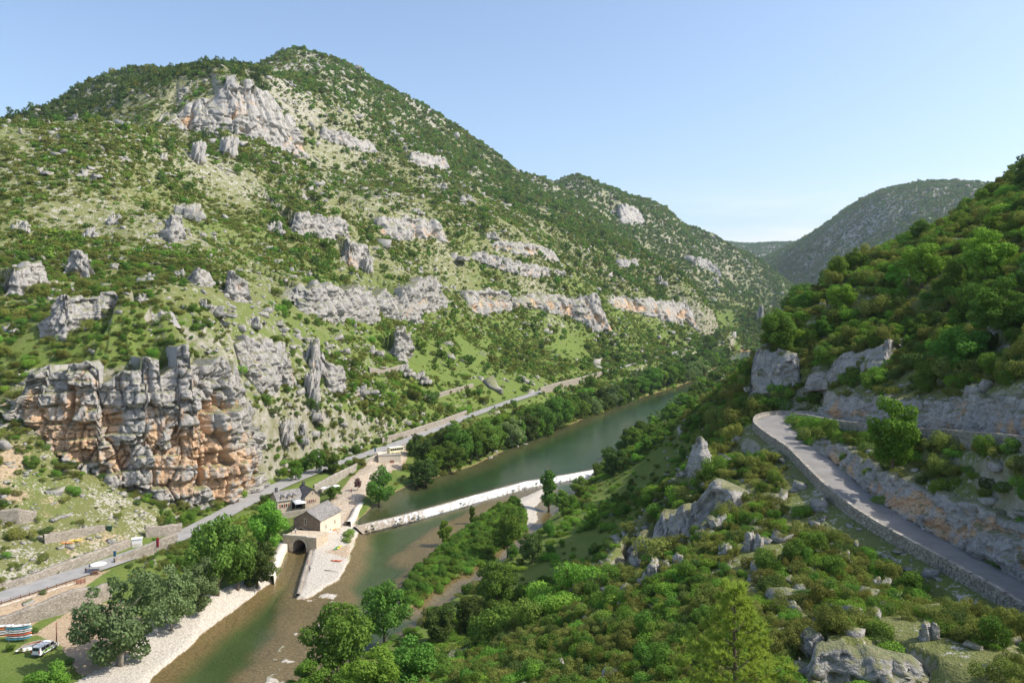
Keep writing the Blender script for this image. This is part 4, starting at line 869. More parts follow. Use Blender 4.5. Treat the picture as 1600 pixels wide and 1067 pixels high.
for i in np.nonzero(pick)[0]:
    o = bpy.data.objects.new('shrub', SHRUB[idn[i]]); COL.objects.link(o); o.location = pts[i]; o.rotation_euler = rot[i]; o.scale = scl[i]
    later(o, SHRUB_DESC[idn[i]], u_[i], v_[i], right[i], size_px[i], 'shrub')
PC_S = proto_collection('shrub_kinds', SHRUB); PC_L = proto_collection('scrub_kinds', LOW); PC_R = proto_collection('stone_kinds', LROCK)
a = near & ~pick; b = ~near
scatter_obj('near_scrub', 'dense mixed scrub covering the nearer slopes between rocks', 'scrub', pts[a], idn[a], rot[a], scl[a], PC_S)
scatter_obj('hillside_scrub', 'fine green scrub dotted over the far hillsides', 'scrub', pts[b], idl[b], rot[b], scl[b], PC_L)

# woods on the flanks
lowbelt = sstep(70, 15, GZ) * (~RB)
band = np.clip(1.5 * wd + .35 + .9 * sstep(700, 1000, uG) * (vG < 470) + .5 * sstep(1150, 1500, RG) - .5 * (uG < 420) * (RG < 800), 0, 1.4)
td = np.interp(RG, [150, 500, 1000, 2000, 4500], [.006, .008, .014, .012, .006]) * band ** 1.5
td += .009 * lowbelt * (RG > 330) * np.clip(.6 + pat * 1.2, 0, 1.4) * (lush < 1.15)
td = np.where(RB & (RG < 460), (.013 * sstep(52, 66, GZ) + .004), td)
td = np.where(SUNNY, .0015, td); td = np.where(RB & (RG >= 460), .014, td)
floor_ = (GZ < 25) & (RG > 800); td = np.where(floor_ & (dPw > 2), .016, td)
forest = (uG < 420) & (RG > 950) & (vG < 260); td = np.where(forest, .034, td)
td = np.where(BENCH, .02, td); td = np.where(NEAR_R & (GZ < 52) & (GY < 185), 0, td); td *= ~roadmask(HAIRP, 8.); td *= RG > 75; td *= np.where(SLOPE > 1.4, .3, 1.) * np.where((lush > 1.15) & ~RB, .12, 1.)
X, Y, Z, cell = sample(td, 9); n = len(X); R_ = np.hypot(X, Y); rs = np.random.default_rng(13); right = RB.ravel()[cell]; forest_ = forest.ravel()[cell]
ht = np.where(right, .85, 1.) * np.exp(rs.normal(size=n) * .28) * np.interp(R_, [100, 300, 1000, 4000], [4.4, 4.8, 5.2, 8.]); u_, v_ = px(X, Y, Z)
wide = rs.uniform(.8, 1.15, n); kr = rs.random(n)
inf = (u_ > -10) & (u_ < 1610) & (v_ > 0); seen = ((Z + ht * .8 - CAMZ) / R_ > runmax.ravel()[cell] - .001)
order = np.argsort(-np.where(inf & seen, ht / Y, 0)); pick = np.zeros(n, bool); pick[order[:95]] = True
idt = np.select([forest_ & (kr < .8), kr < .34, kr < .52, kr < .82], [6, 5, 6, 7], 8)
rot = euler_rand(n, rs, .06); TREE_N = 0
def plant(kind, var, loc, h, wr, rz, label, group=None, cat='tree', name='tree'):
    tm, cm = TREES[kind][var % len(TREES[kind])]; e = empty(name, loc, rz, label, cat, group); s = h / 9.8; e.scale = (s * wr, s * wr, s)
    for nm, me in (('trunk', tm), ('crown', cm)): c = bpy.data.objects.new(nm, me); COL.objects.link(c); c.parent = e
    return e
for i in np.nonzero(pick)[0]:
    k = ['broad', 'bright', 'dark', 'bright', 'broad'][int(kr[i] * 5)]; d = {'broad': 'green', 'bright': 'fresh green', 'dark': 'dark green'}[k]
    o = plant(k, i, (X[i], Y[i], Z[i] - .1), ht[i], wide[i], rot[i, 2], None); later(o, d + ' broadleaf tree', u_[i], v_[i], right[i], ht[i] / Y[i], 'tree')
a = ~pick; sc = (ht / 2.1)[:, None] * np.stack([wide * .92, wide * .92, np.ones(n)], 1)
idt = np.where(R_ < 520, rs.choice([9, 10, 11, 9], n), idt); PC_T = proto_collection('tree_kinds', LOW + [SHRUB[5], SHRUB[7], SHRUB[3]])
scatter_obj('woodland', 'woods of small deciduous and pine trees on the distant slopes', 'woodland', np.stack([X, Y, Z - .1], 1)[a], idt[a], rot[a], sc[a], PC_T)
print('SCATTER trees', n, 'shrubs', len(pts))

# loose stones
rd = np.interp(RG, [100, 300, 800, 1600, 4000], [.05, .05, .03, .01, .002]) * np.clip(.3 + 1.5 * fbm2(GX / 35, GY / 35, 4, 71), 0, 1.3) * np.where(lush > 1., .2, 1.)
rd += .06 * (SLOPE > .9) * (RG < 500) + .05 * TERR + .09 * (NEAR_R & (RG < 175) & ~SUNNY)
X, Y, Z, cell = sample(rd, 15); n = len(X); R_ = np.hypot(X, Y); rs = np.random.default_rng(14); rr_ = np.exp(rs.normal(size=n) * .55) * np.interp(R_, [80, 300, 900, 3000], [.42, .55, 1.0, 2.2])
scatter_obj('loose_stones', 'pale limestone blocks and scree strewn over the slopes', 'stones', np.stack([X, Y, Z - .1 * rr_], 1), rs.integers(0, 4, n), euler_rand(n, rs, .3), rr_[:, None] * rs.uniform(.6, 1.4, (n, 3)), PC_R)

PC_O = proto_collection('outcrop_kinds', [ROCKS[i] for i in (0, 1, 3, 4, 6, 7)])
od = np.interp(RG, [200, 400, 900, 1800, 3500], [.0035, .0035, .0018, .0006, .0002]) * np.clip(2.2 * fbm2(GX / 60 + 9, GY / 60, 3, 77), 0, 1.4) * ~RB * (GZ > 30); od = od + .006 * (SLOPE > 1.0) * (RG < 700) * ~RB * (GZ > 20)
X, Y, Z, cell = sample(od, 25); n = len(X); R_ = np.hypot(X, Y); rs = np.random.default_rng(24); rr_ = np.exp(rs.normal(size=n) * .45) * np.interp(R_, [200, 900, 3000], [1.3, 2.2, 5.])
scatter_obj('ledge_rocks', 'small broken limestone ledges scattered over the left hillside', 'rocks', np.stack([X, Y, Z - .25 * rr_], 1), rs.integers(0, 6, n), np.stack([rs.normal(size=n) * .1, rs.normal(size=n) * .1, rs.normal(size=n) * .5 + .35], 1), rr_[:, None] * np.stack([rs.uniform(.8, 1.8, n), np.ones(n), rs.uniform(.6, 1.2, n)], 1), PC_O)
# outcrops seen one by one: column, crest row, foot row, width in photo pixels, rock kind
OUT = [(488, 524, 580, 36, 2), (482, 572, 625, 38, 1), (486, 618, 656, 40, 0), (440, 650, 690, 40, 1), (468, 655, 692, 30, 0), (48, 412, 440, 34, 0), (304, 214, 252, 34, 1), (30, 340, 362, 30, 0), (571, 396, 424, 26, 1), (582, 540, 554, 34, 6), (628, 566, 586, 36, 3), (654, 578, 598, 36, 3), (768, 358, 374, 28, 0), (1032, 428, 446, 13, 1), (710, 392, 406, 44, 6), (1190, 472, 500, 13, 2), (430, 340, 366, 32, 0),
       (180, 330, 350, 26, 0), (140, 350, 372, 26, 3), (60, 260, 272, 34, 6), (130, 262, 276, 46, 6), (350, 205, 245, 44, 1), (730, 300, 316, 30, 0), (690, 282, 296, 26, 0), (650, 322, 334, 24, 3), (15, 500, 520, 32, 0), (395, 490, 512, 30, 0)]
outs = []
for u, vt, vb, w, k in OUT:
    h = ray(u, vb)
    if h is None: continue
    yy = h[1]; H_ = (vb - vt) / F * yy; wd_ = w / F * yy; me = ROCKS[k]; zz = [v.co.z for v in me.vertices]; xs = [v.co.x for v in me.vertices]
    o = bpy.data.objects.new('rock_outcrop', me); COL.objects.link(o); sx = wd_ / (max(xs) - min(xs)); sz = H_ / max(zz) * 1.0
    o.location = (h[0], h[1] + sx * .4, h[2] - .06 * H_); o.scale = (sx, sx * 1.1, sz); o.rotation_euler = (0, 0, random.uniform(-.5, .5)); outs.append((u, vb, o, k))
for u, v, o, k in outs: later(o, 'grey limestone outcrop', u, v, False, o.scale.x * o.scale.z, 'rock')
# big stones of the rocky spur and of the bank by the near road
bl = []
for u, v, w in [(1010, 885, 60), (1050, 865, 62), (1092, 845, 56), (1030, 905, 60), (1122, 832, 50), (1000, 922, 50), (1075, 885, 50), (1140, 870, 44), (1190, 900, 45), (1180, 860, 38), (1140, 930, 40), (1095, 705, 28), (1080, 735, 30),
                (1290, 1010, 60), (1250, 960, 40), (1420, 940, 36), (1380, 925, 40), (1460, 1000, 40), (900, 1010, 30), (940, 1040, 30), (1220, 905, 35), (880, 1050, 34), (1320, 880, 30), (1160, 780, 24)]:
    h = ray(u, v)
    if h is None: continue
    s = w / F * h[1] / 2.2; k = random.choice([0, 1, 4, 7, 1]); o = bpy.data.objects.new('boulder', ROCKS[k]); COL.objects.link(o); o.location = (h[0], h[1] + s * .5, h[2] - s * .7); o.scale = (s, s, s * random.uniform(.8, 1.3)); o.rotation_euler = (random.uniform(-.25, .25), random.uniform(-.3, .1), random.uniform(0, 6)); bl.append((u, v, o, k))
for u, v, o, k in bl: later(o, 'grey ribbed boulder', u, v, True, o.scale.x, 'boulder')

# riverside trees along the pool, both banks
def bank_line(px_l, z, d0, d1, sp, hgt, seed, kinds, label, group):
    rs = np.random.default_rng(seed); pl = resample(W0(px_l, z), 1.); s = 0; L_ = []
    tt = np.gradient(pl[:, :2], axis=0); tt /= np.linalg.norm(tt, axis=1, keepdims=True); i = 0
    while i < len(pl):
        y = pl[i, 1]; off = rs.uniform(d0, d1); x_ = pl[i, 0] - tt[i, 1] * off; y_ = pl[i, 1] + tt[i, 0] * off
        hh = hgt * rs.uniform(.7, 1.25) * np.interp(y, [300, 1300], [1, 1.15]); L_.append((x_, y_, hh, kinds[rs.integers(len(kinds))], rs.uniform(.85, 1.2), rs.random() * 6.28)); i += max(1, int(sp * rs.uniform(.7, 1.3) * np.interp(y, [300, 1300], [1, 2.0])))
    LOOK = {'broad': 'mid-green', 'dark': 'dark green', 'bright': 'bright green', 'tall': 'slim tall', 'silver': 'silvery'}; cnt = defaultdict(int)
    for j, (x_, y_, hh, k, w_, rz) in enumerate(L_):
        o = ORD[cnt[k]] if cnt[k] < 20 else ORD[cnt[k] - 20] + ' distant'; cnt[k] += 1
        plant(k, j, (x_, y_, float(hz(x_, y_)) - .2), hh, w_, rz, '%s %s %s, counted upstream' % (o, LOOK[k], label), group)
LB = [(690, 742), (740, 727), (780, 707), (840, 684), (900, 659), (960, 636), (1010, 618), (1060, 603), (1100, 587), (1122, 571), (1138, 560)]
KB = ['broad', 'broad', 'dark', 'bright', 'broad', 'tall', 'silver']
bank_line(LB, POOLZ, .5, 4, 9.5, 17., 31, KB, 'waterside tree on the left bank', 'front trees on the left river bank')
bank_line(LB, POOLZ, 7, 12, 13., 15.5, 32, KB, 'tree behind the left waterside row', 'back trees on the left river bank')
bank_line(LB[4:], POOLZ, 14, 22, 16., 10., 33, KB, 'tree just below the far valley road', 'trees below the valley road')
RBK = [(1135, 584), (1092, 612), (1064, 642), (1024, 674), (990, 697), (965, 716)]
bank_line(RBK, POOLZ, 1, 6, 11., 11., 34, ['broad', 'silver', 'bright', 'dark'], 'waterside tree on the right bank', 'front trees on the right river bank')
bank_line(RBK, POOLZ, 8, 18, 14., 8., 35, ['broad', 'bright', 'silver', 'broad'], 'tree behind the right waterside row', 'back trees on the right river bank')
bank_line([(1150, 549), (1138, 560), (1128, 570), (1110, 580)], POOLZ, -34, -24, 8., 14., 36, ['broad', 'dark'], 'tree at the far river bend', 'trees at the far river bend')

# single trees: column, crest row, foot row, crown width, kind
def tree_px(u, vt, vb, w, kind, label, var=0, cat='tree', name='tree', rz=None, group=None):
    h = ray(u, vb)
    if h is None: return
    hh = (vb - vt) / F * h[1]; ww = w / F * h[1]; nom = {'broad': 8.6, 'bright': 8.2, 'silver': 9.2, 'tall': 4.4, 'dark': 7.6, 'conifer': 4.6, 'purple': 8.}[kind] * hh / 9.8
    return plant(kind, var, (h[0], h[1], h[2] - .2), hh, ww / nom, random.random() * 6 if rz is None else rz, label, group, cat, name)
tree_px(190, 880, 1040, 150, 'silver', 'large silvery poplar beside the gravel beach, nearest the van', 0)
tree_px(268, 872, 985, 90, 'silver', 'silvery poplar second from the van above the gravel beach', 1)
tree_px(312, 868, 955, 80, 'silver', 'silvery poplar in the middle of the grove by the mill race', 0)
tree_px(340, 798, 930, 105, 'broad', 'tallest green poplar in the grove by the mill race', 1)
tree_px(372, 820, 922, 70, 'broad', 'green tree right of the tallest poplar in the grove', 2)
tree_px(402, 838, 918, 66, 'dark', 'dark bluish tree leaning to the mill race', 0)
tree_px(420, 778, 862, 72, 'bright', 'bright green round tree in front of the house', 0)
tree_px(75, 1030, 1100, 70, 'bright', 'bright green bush tree cut by the lower edge near the van', 1)
tree_px(462, 714, 751, 26, 'bright', 'small light green tree beside the valley road above the house', 1)
tree_px(494, 696, 740, 32, 'broad', 'darker round tree beside the valley road above the house', 0)
tree_px(521, 756, 780, 30, 'broad', 'low leafy tree at the gable of the house', 3)
tree_px(592, 724, 792, 52, 'broad', 'broad green tree on the water edge near the weir end', 2)
tree_px(559, 746, 766, 16, 'purple', 'small purple-leaved tree on the mill ramp')
tree_px(666, 706, 762, 54, 'dark', 'dense dark tree overhanging the pool below the parked bus', 1)
tree_px(678, 700, 740, 34, 'bright', 'bright tree between the dark pool tree and the waterside row', 0)
tree_px(857, 716, 800, 34, 'tall', 'slim tall poplar at the right end of the weir', 0)
tree_px(880, 762, 806, 40, 'broad', 'round tree right of the slim poplar by the weir', 1)
tree_px(955, 692, 742, 46, 'dark', 'dark round tree on the bank at the right end of the weir', 0)
tree_px(978, 658, 702, 22, 'conifer', 'dark pointed conifer on the right bank')
tree_px(905, 742, 772, 36, 'broad', 'low round tree beside the rapid at the weir', 2)
tree_px(793, 795, 872, 50, 'broad', 'loose grey-green tree at the edge of the river island', 3)
tree_px(694, 808, 852, 26, 'bright', 'young tree at the upper edge of the river island', 0)
tree_px(738, 782, 818, 12, 'tall', 'thin sapling on the gravel of the river island', 1)
tree_px(832, 820, 880, 44, 'dark', 'dark tree above the side channel', 1)
tree_px(776, 868, 946, 68, 'broad', 'full green tree leaning over the side channel', 0)
tree_px(690, 934, 1004, 62, 'dark', 'dark round tree on the bank left of the full green tree', 0)
tree_px(737, 918, 985, 52, 'dark', 'dark tree between the two round trees by the side channel', 1)
tree_px(600, 902, 1010, 84, 'broad', 'tall loose green tree by the brown shallows', 1)
tree_px(528, 926, 1075, 120, 'broad', 'largest green tree at the lower edge, over the brown shallows', 3)
tree_px(640, 985, 1080, 100, 'broad', 'green tree at the lower edge right of the largest tree', 2)
tree_px(580, 1005, 1110, 100, 'bright', 'bright green tree cut by the lower edge', 1)
tree_px(480, 1025, 1100, 70, 'bright', 'bright leafy tree cut by the lower edge beside the shallows', 0)
tree_px(1395, 610, 742, 90, 'bright', 'fresh green tree standing between the arms of the hairpin road', 0)
tree_px(1215, 478, 545, 60, 'broad', 'green tree at the tip of the near spur above the rock nose', 1)
tree_px(1440, 372, 450, 70, 'bright', 'tall fresh green tree on the skyline side of the near slope', 1)
tree_px(1540, 350, 450, 90, 'bright', 'big fresh green tree on the slope near the right edge', 0)
tree_px(1575, 430, 530, 110, 'broad', 'big green tree at the right edge above the rock wall', 2)
tree_px(1500, 500, 590, 100, 'broad', 'broad green tree above the upper arm of the hairpin road', 3)
# ---------------------------------------------------------------- masonry materials
def masonry(name, a, b, c, sc, mortar=.35, bump=.06):
    t = NT_(name); p = t.pos(); q = t.scale(p, (1, 1, 1.7)); v = t.vor(q, sc); e = t.vor(q, sc, 'DISTANCE_TO_EDGE'); sp = t.new('ShaderNodeSeparateColor'); t.l.new(v.outputs['Color'], sp.inputs[0])
    k = t.mix(sp.outputs[0], a, b); k = t.mix(t.ramp(sp.outputs[1], .55, 1., 0, .8), k, c); k = t.mix(t.ramp(t.noise(p, .5, 4), .35, .7, 0, .4), k, tuple(x * .6 for x in a))
    j = t.ramp(e.outputs['Distance'], .0, .07, mortar, 0); k = t.mix(j, k, tuple(x * .4 for x in a)); t.bsdf(k, .92, t.bump(t.ramp(e.outputs['Distance'], 0, .12), bump), spec=.15); M[name] = t.m
masonry('dry_stone', (.33, .285, .225), (.50, .445, .37), (.25, .22, .185), 2.2); masonry('house_stone', (.56, .46, .335), (.68, .575, .43), (.48, .39, .28), 2.6, .2, .03); masonry('gable_shade_stone', (.24, .18, .13), (.36, .28, .21), (.19, .145, .105), 2.4, .3, .04)  # mill gable: brown stone, with the shade of that side put into the colour
masonry('road_stone', (.36, .32, .26), (.52, .475, .40), (.29, .26, .225), 2.0); masonry('lauze', (.27, .25, .23), (.40, .375, .345), (.20, .19, .185), 2.2, .5, .05); masonry('slate', (.10, .098, .10), (.17, .165, .165), (.08, .08, .085), 3., .4, .04)
plain('render_pale', (.66, .58, .46), .9, .12, 1.); plain('concrete', (.62, .56, .47), .9, .18, .8, bump=.03); plain('wood_brown', (.24, .12, .07), .8, .3, 3.); plain('wood_red', (.30, .10, .065), .7, .25, 3.); plain('dark_void', (.012, .011, .010), .9, .1); plain('glass_dark', (.02, .025, .03), .12, .1, spec=.6)  # the near-black puts the shade inside doorways and arch into the colour
plain('white_paint', (.78, .77, .74), .35, .05); plain('white_cloth', (.82, .81, .78), .8, .05); plain('cream_paint', (.72, .66, .42), .4, .06); plain('tyre', (.02, .02, .02), .85, .2); plain('steel', (.35, .35, .36), .35, .1, metal=.8); plain('teal_plastic', (.10, .34, .42), .4, .08); plain('orange_plastic', (.74, .28, .08), .4, .08)
plain('red_plastic', (.66, .17, .08), .4, .08); plain('green_plastic', (.03, .34, .10), .4, .08); plain('yellow_plastic', (.75, .60, .05), .4, .08); plain('white_plastic', (.74, .73, .70), .4, .06); plain('blue_cloth', (.03, .13, .22), .7, .1); plain('red_cloth', (.42, .03, .05), .7, .1); plain('bin_green', (.03, .08, .04), .5, .15)
plain('skin', (.52, .30, .21), .6, .08); plain('hair', (.05, .035, .025), .7, .2); plain('cloth_navy', (.03, .04, .09), .85, .15); plain('cloth_grey', (.20, .20, .21), .85, .15); plain('cloth_white', (.70, .69, .66), .85, .06); plain('cloth_black', (.02, .02, .022), .85, .2); plain('driftwood', (.34, .30, .25), .9, .25, 3.); plain('lamp_red', (.5, .02, .02), .3, .05); plain('green_print', (.25, .5, .06), .5, .1)

# ---------------------------------------------------------------- stone walls following the ground
def px_wall(name, label, cols, thick=.6, m='dry_stone', cat='wall', group=None, ds=.5):
    pb = []
    for u, vt, vb in cols:
        h = ray(u, vb); zt = CAMZ - (vt - HY) / F * h[1]; pb.append((h[0], h[1], h[2] - .5, max(zt, h[2] + .5)))
    p = resample(pb, ds); t = np.gradient(p[:, :2], axis=0); t /= np.linalg.norm(t, axis=1, keepdims=True); n = np.stack([-t[:, 1], t[:, 0]], 1); rows = []
    s = np.arange(len(p)) * ds; q = np.linspace(0, 1, 9)
    for f in q:
        z = p[:, 2] + (p[:, 3] - p[:, 2]) * f; o = .13 * fbm2(s / .55, z / .3, 2, 5) - .22 * f; top = (.14 * np.round(vn2(s / .8, s * 0, 9) * 2) / 2) * (f > .95)
        rows.append(np.stack([p[:, 0] - n[:, 0] * o, p[:, 1] - n[:, 1] * o, z + top], 1))
    for b, dz in ((thick, .05), (thick + .2, -1.2)):
        r = rows[8].copy(); r[:, 0] += n[:, 0] * b; r[:, 1] += n[:, 1] * b; r[:, 2] += dz; rows.append(r)
    V = np.stack(rows); return tag(mesh_obj(name, V.reshape(-1, 3), grid_faces(*V.shape[:2]), M[m], smooth=False), label, cat, group)
px_wall('dry_stone_wall', 'long rough stone wall between the tan field and the boat yard', [(-20, 974, 990), (0, 967, 982), (60, 945, 970), (115, 922, 955), (150, 918, 945), (175, 910, 935)], 1.)
px_wall('dry_stone_wall', 'crumbling stone bank just above the valley road at far left', [(-10, 914, 925), (40, 903, 915), (95, 882, 895), (150, 862, 876), (205, 843, 855)], 1.2)
px_wall('dry_stone_wall', 'upper terrace wall with kayaks lying at its foot', [(70, 836, 850), (110, 829, 843), (165, 820, 830)], .8)
px_wall('dry_stone_wall', 'short stone wall at the left edge of the upper terraces', [(0, 798, 816), (30, 795, 820), (58, 800, 814)], .8)
px_wall('dry_stone_wall', 'stone wall along the road verge near the white shelter', [(228, 822, 840), (255, 822, 838), (285, 818, 832)], .8)
px_wall('retaining_wall', 'stone retaining wall under the valley road between the two banners', [(180, 873, 881), (215, 858, 873), (245, 846, 865), (278, 832, 856)], .5, 'dry_stone')
px_wall('retaining_wall', 'grey retaining wall between the grassy road verge and the mill ramp', [(492, 758, 776), (520, 743, 760), (555, 726, 736), (588, 711, 714)], .6, 'road_stone')
px_wall('terrace_wall', 'left of two pale terrace walls on the green slope', [(548, 620, 627), (575, 608, 615), (606, 596, 603)], .8)
px_wall('terrace_wall', 'right of two pale terrace walls on the green slope', [(664, 620, 627), (700, 610, 617), (740, 599, 605)], .8)
px_wall('terrace_wall', 'winding pale terrace wall highest on the green slope', [(578, 574, 584), (600, 578, 585), (622, 572, 583), (634, 568, 578)], .8)
px_wall('retaining_wall', 'stone bank on the hill side of the valley road above the bus', [(598, 684, 694), (640, 672, 682), (690, 656, 665), (730, 641, 648)], .8)
px_wall('retaining_wall', 'pale wall below the far valley road among the trees', [(845, 606, 616), (870, 598, 611), (905, 590, 600), (945, 579, 588)], .6, 'dry_stone')

# ---------------------------------------------------------------- weir
WL = resample(smooth(resample(W0([(556, 824), (562, 821), (620, 808), (680, 792), (740, 775), (820, 753), (880, 743), (936, 733), (944, 731)], POOLZ), 2.), 3), .45)
def weir_sheet(offs, zs, amp, seed):
    t = np.gradient(WL[:, :2], axis=0); t /= np.linalg.norm(t, axis=1, keepdims=True); n = np.stack([t[:, 1], -t[:, 0]], 1); s = np.arange(len(WL)) * .45; rows = []
    for o, z in zip(offs, zs):
        rows.append(np.stack([WL[:, 0] + n[:, 0] * o, WL[:, 1] + n[:, 1] * o, z + amp * fbm2(s / .7, s * 0 + o * 1.9, 3, seed) + amp * .7 * vn2(s / 4., s * 0 + o * .3, seed + 2)], 1))
    return np.stack(rows)
tf = NT_('white_water'); pw = tf.pos(); fo = tf.noise(tf.scale(pw, (1.5, .35, .6)), .9, 5, .7); f2 = tf.noise(pw, 3., 3); flow = tf.attr('flow')
fc = tf.mix(tf.ramp(tf.math('ADD', fo, flow), .42, .64), (.27, .20, .13), (.84, .86, .86)); fc = tf.mix(tf.ramp(f2, .45, .75, 0, .5), fc, (.50, .56, .54)); tf.bsdf(fc, .6, tf.bump(f2, .2), spec=.3); M['white_water'] = tf.m
we = empty('weir', (float(WL[0, 0]), float(WL[0, 1]), 0.), 0, 'long curved stone weir with white water spilling across the river', 'weir')
def under(o, e): o.parent = e; o.matrix_parent_inverse = Matrix.Translation(e.location).inverted(); return o
V = weir_sheet([-1.2, -1.1, -.5, .1, .15], [.2, 1.72, 1.76, 1.72, .4], .05, 3); under(mesh_obj('crest', V.reshape(-1, 3), grid_faces(*V.shape[:2]), M['dry_stone'], smooth=False), we)
V = weir_sheet([.1, .35, .7, 1.1, 1.6, 2.1, 2.6, 3.0], [1.66, 1.5, 1.22, .95, .66, .36, .14, -.15], .2, 5); under(mesh_obj('white_water', V.reshape(-1, 3), grid_faces(*V.shape[:2]), M['white_water'], attrs={'flow': (np.interp(np.arange(len(WL)) / len(WL), [0, .12, .25, .7, 1], [-.16, -.06, .06, .07, .12])[None] + np.linspace(.06, -.05, 8)[:, None] + 0 * V[:, :, 0]).ravel()}), we)
for k in range(26):                                                           # blocks breaking the sheet of water
    i = random.choice([random.randrange(4, 60), random.randrange(4, len(WL) - 4)]); o = random.uniform(1., 4.5); c = WL[i]; t_ = WL[i + 1] - WL[i - 1]; t_ = t_[:2] / np.linalg.norm(t_[:2]); b = bpy.data.objects.new('stone', LROCK[k % 4]); COL.objects.link(b); r = random.uniform(.25, .6)
    b.location = (c[0] + t_[1] * o, c[1] - t_[0] * o, 1.45 - o * .3); b.scale = (r, r, r * .7); b.rotation_euler = (0, 0, k); under(b, we)

# ---------------------------------------------------------------- houses and mill
def frame(origin, ex):
    """Empty whose local x runs along ex"""
    return math.atan2(ex[1], ex[0])
def gable_house(mb, w, l, h, ridge, z0=-2.5):
    """walls only: x 0..w, y 0..l, ridge along y"""
    t_ = .02
    v = [(0, 0, z0), (w, 0, z0), (w, l, z0), (0, l, z0), (0, 0, h), (w, 0, h), (w, l, h), (0, l, h), (w / 2, 0, ridge), (w / 2, l, ridge)]
    return mb.add(v, [(0, 1, 5, 8, 4), (1, 2, 6, 5), (2, 3, 7, 9, 6), (3, 0, 4, 7)])
def roof_slab(mb, w, l, h, ridge, over=.35, th=.22, rows=10, jag=.05):
    """stone courses laid in overlapping rows on both pitches"""
    for sgn in (0, 1):
        for r in range(rows):
            f0, f1 = r / rows, (r + 1) / rows; x0 = (-over + (w / 2 + over) * f0); x1 = (-over + (w / 2 + over) * f1) + .04; k = (ridge - h) / (w / 2); z0 = h + k * x0; z1 = h + k * x1
            y = -over
            while y < l + over:
                y2 = min(l + over, y + random.uniform(.5, .95)); j = random.uniform(-jag, jag); a = th * random.uniform(.8, 1.1)
                q = [(x0 + j, y, z0 + a), (x0 + j, y2 - .02, z0 + a), (x1, y2 - .02, z1 + a * .7), (x1, y, z1 + a * .7)]; u = [(p[0], p[1], p[2] - a * .9) for p in q]
                if sgn: q = [(w - p[0], p[1], p[2]) for p in q]; u = [(w - p[0], p[1], p[2]) for p in u]
                f = [(0, 3, 2, 1), (4, 5, 6, 7), (0, 1, 5, 4), (1, 2, 6, 5), (2, 3, 7, 6), (3, 0, 4, 7)]
                mb.add(q + u, [tuple(reversed(x)) for x in f] if sgn else f); y = y2
    return mb
def window(parent, c, right, n, w, h, shutters=None, name='window', glass='glass_dark'):
    """frame, pane and shutters on a wall; c = centre on the wall plane, right = unit x along the wall, n = outward"""
    c = Vector(c); R = Vector(right); N = Vector(n); U = Vector((0, 0, 1)); mb = MB(); fw = .07
    for sx in (-1, 1): mb.obox(c + R * sx * (w / 2) + N * .03, R * fw, N * .06, U * (h / 2 + fw))
    for sz in (-1, 1): mb.obox(c + U * sz * (h / 2) + N * .03, R * (w / 2 - fw), N * .055, U * fw)
    o = mb.build(name, 'render_pale', parent)
    MB().obox(c + N * .012, R * (w / 2 - fw), N * .01, U * (h / 2 - fw)).build('pane', glass, o)
    if shutters:
        for sx in (-1, 1): MB().obox(c + R * sx * (w * .78 + .08) + N * .05, R * (w * .26), N * .03, U * (h / 2)).build('shutter', shutters, o)
    return o
mill = empty('mill', (-58.2, 241.6, 1.6), frame(0, (.968, -.25)), 'stone water mill with grey slab roof and pale long wall beside the race', 'building')
# local frame: x to the river (+x wall is the long sunny one), y up the valley; corner at (0,0) is the near river-side corner
mw, ml, mh, mr = 9., 13.5, 5.6, 8.2
g = MB(); gable_house(g, mw, ml, mh, mr); 
for i, v in enumerate(g.v): g.v[i] = (v[0] - mw, v[1], v[2])
side = MB().add(g.v, [g.f[1], g.f[2], g.f[3]]).build('wall', 'render_pale', mill); MB().add(g.v, [g.f[0]]).build('gable_wall', 'gable_shade_stone', mill)
rf = MB(); roof_slab(rf, mw, ml, mh, mr, .35, .2, 9); rf.v = [(v[0] - mw, v[1], v[2]) for v in rf.v]; ro = rf.build('roof', 'lauze', mill); MB().box(-mw / 2 - .22, -mw / 2 + .22, -.3, ml + .3, mr + .08, mr + .3, .03).build('ridge_course', 'lauze', ro)
for y, z, h_ in ((3.6, 2.9, 1.2), (9.5, 2.9, 1.2), (6.6, 1.2, .7)): window(mill, (0, y, z), (0, 1, 0), (1, 0, 0), .55, h_)
window(mill, (-5.0, 0, 5.0), (1, 0, 0), (0, -1, 0), .6, 1.9, None)
ar = MB(); pts = [(-6.4 + 1.35 * math.cos(a), 1.7 + 1.2 * math.sin(a)) for a in np.linspace(0, math.pi, 9)]
for i in range(8):
    for r0, r1 in ((1., 1.22),): 
        a0, a1 = math.pi * i / 8, math.pi * (i + .92) / 8; q = [(-6.4 + 1.45 * r * math.cos(a), z, 1.6 + 1.35 * r * math.sin(a)) for z in (-.12, .02) for r, a in ((r0, a0), (r1, a0), (r1, a1), (r0, a1))]; ar.add(q, [(0, 1, 2, 3), (7, 6, 5, 4), (0, 4, 5, 1), (1, 5, 6, 2), (2, 6, 7, 3), (3, 7, 4, 0)])
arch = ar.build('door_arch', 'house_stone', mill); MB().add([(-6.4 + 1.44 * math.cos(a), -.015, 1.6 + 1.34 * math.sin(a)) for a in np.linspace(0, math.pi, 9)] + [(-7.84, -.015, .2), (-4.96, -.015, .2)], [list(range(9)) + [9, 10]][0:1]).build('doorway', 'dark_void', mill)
MB().box(-5.6, -4.96, -.06, -.02, .2, 2.2).build('door', 'wood_brown', mill)

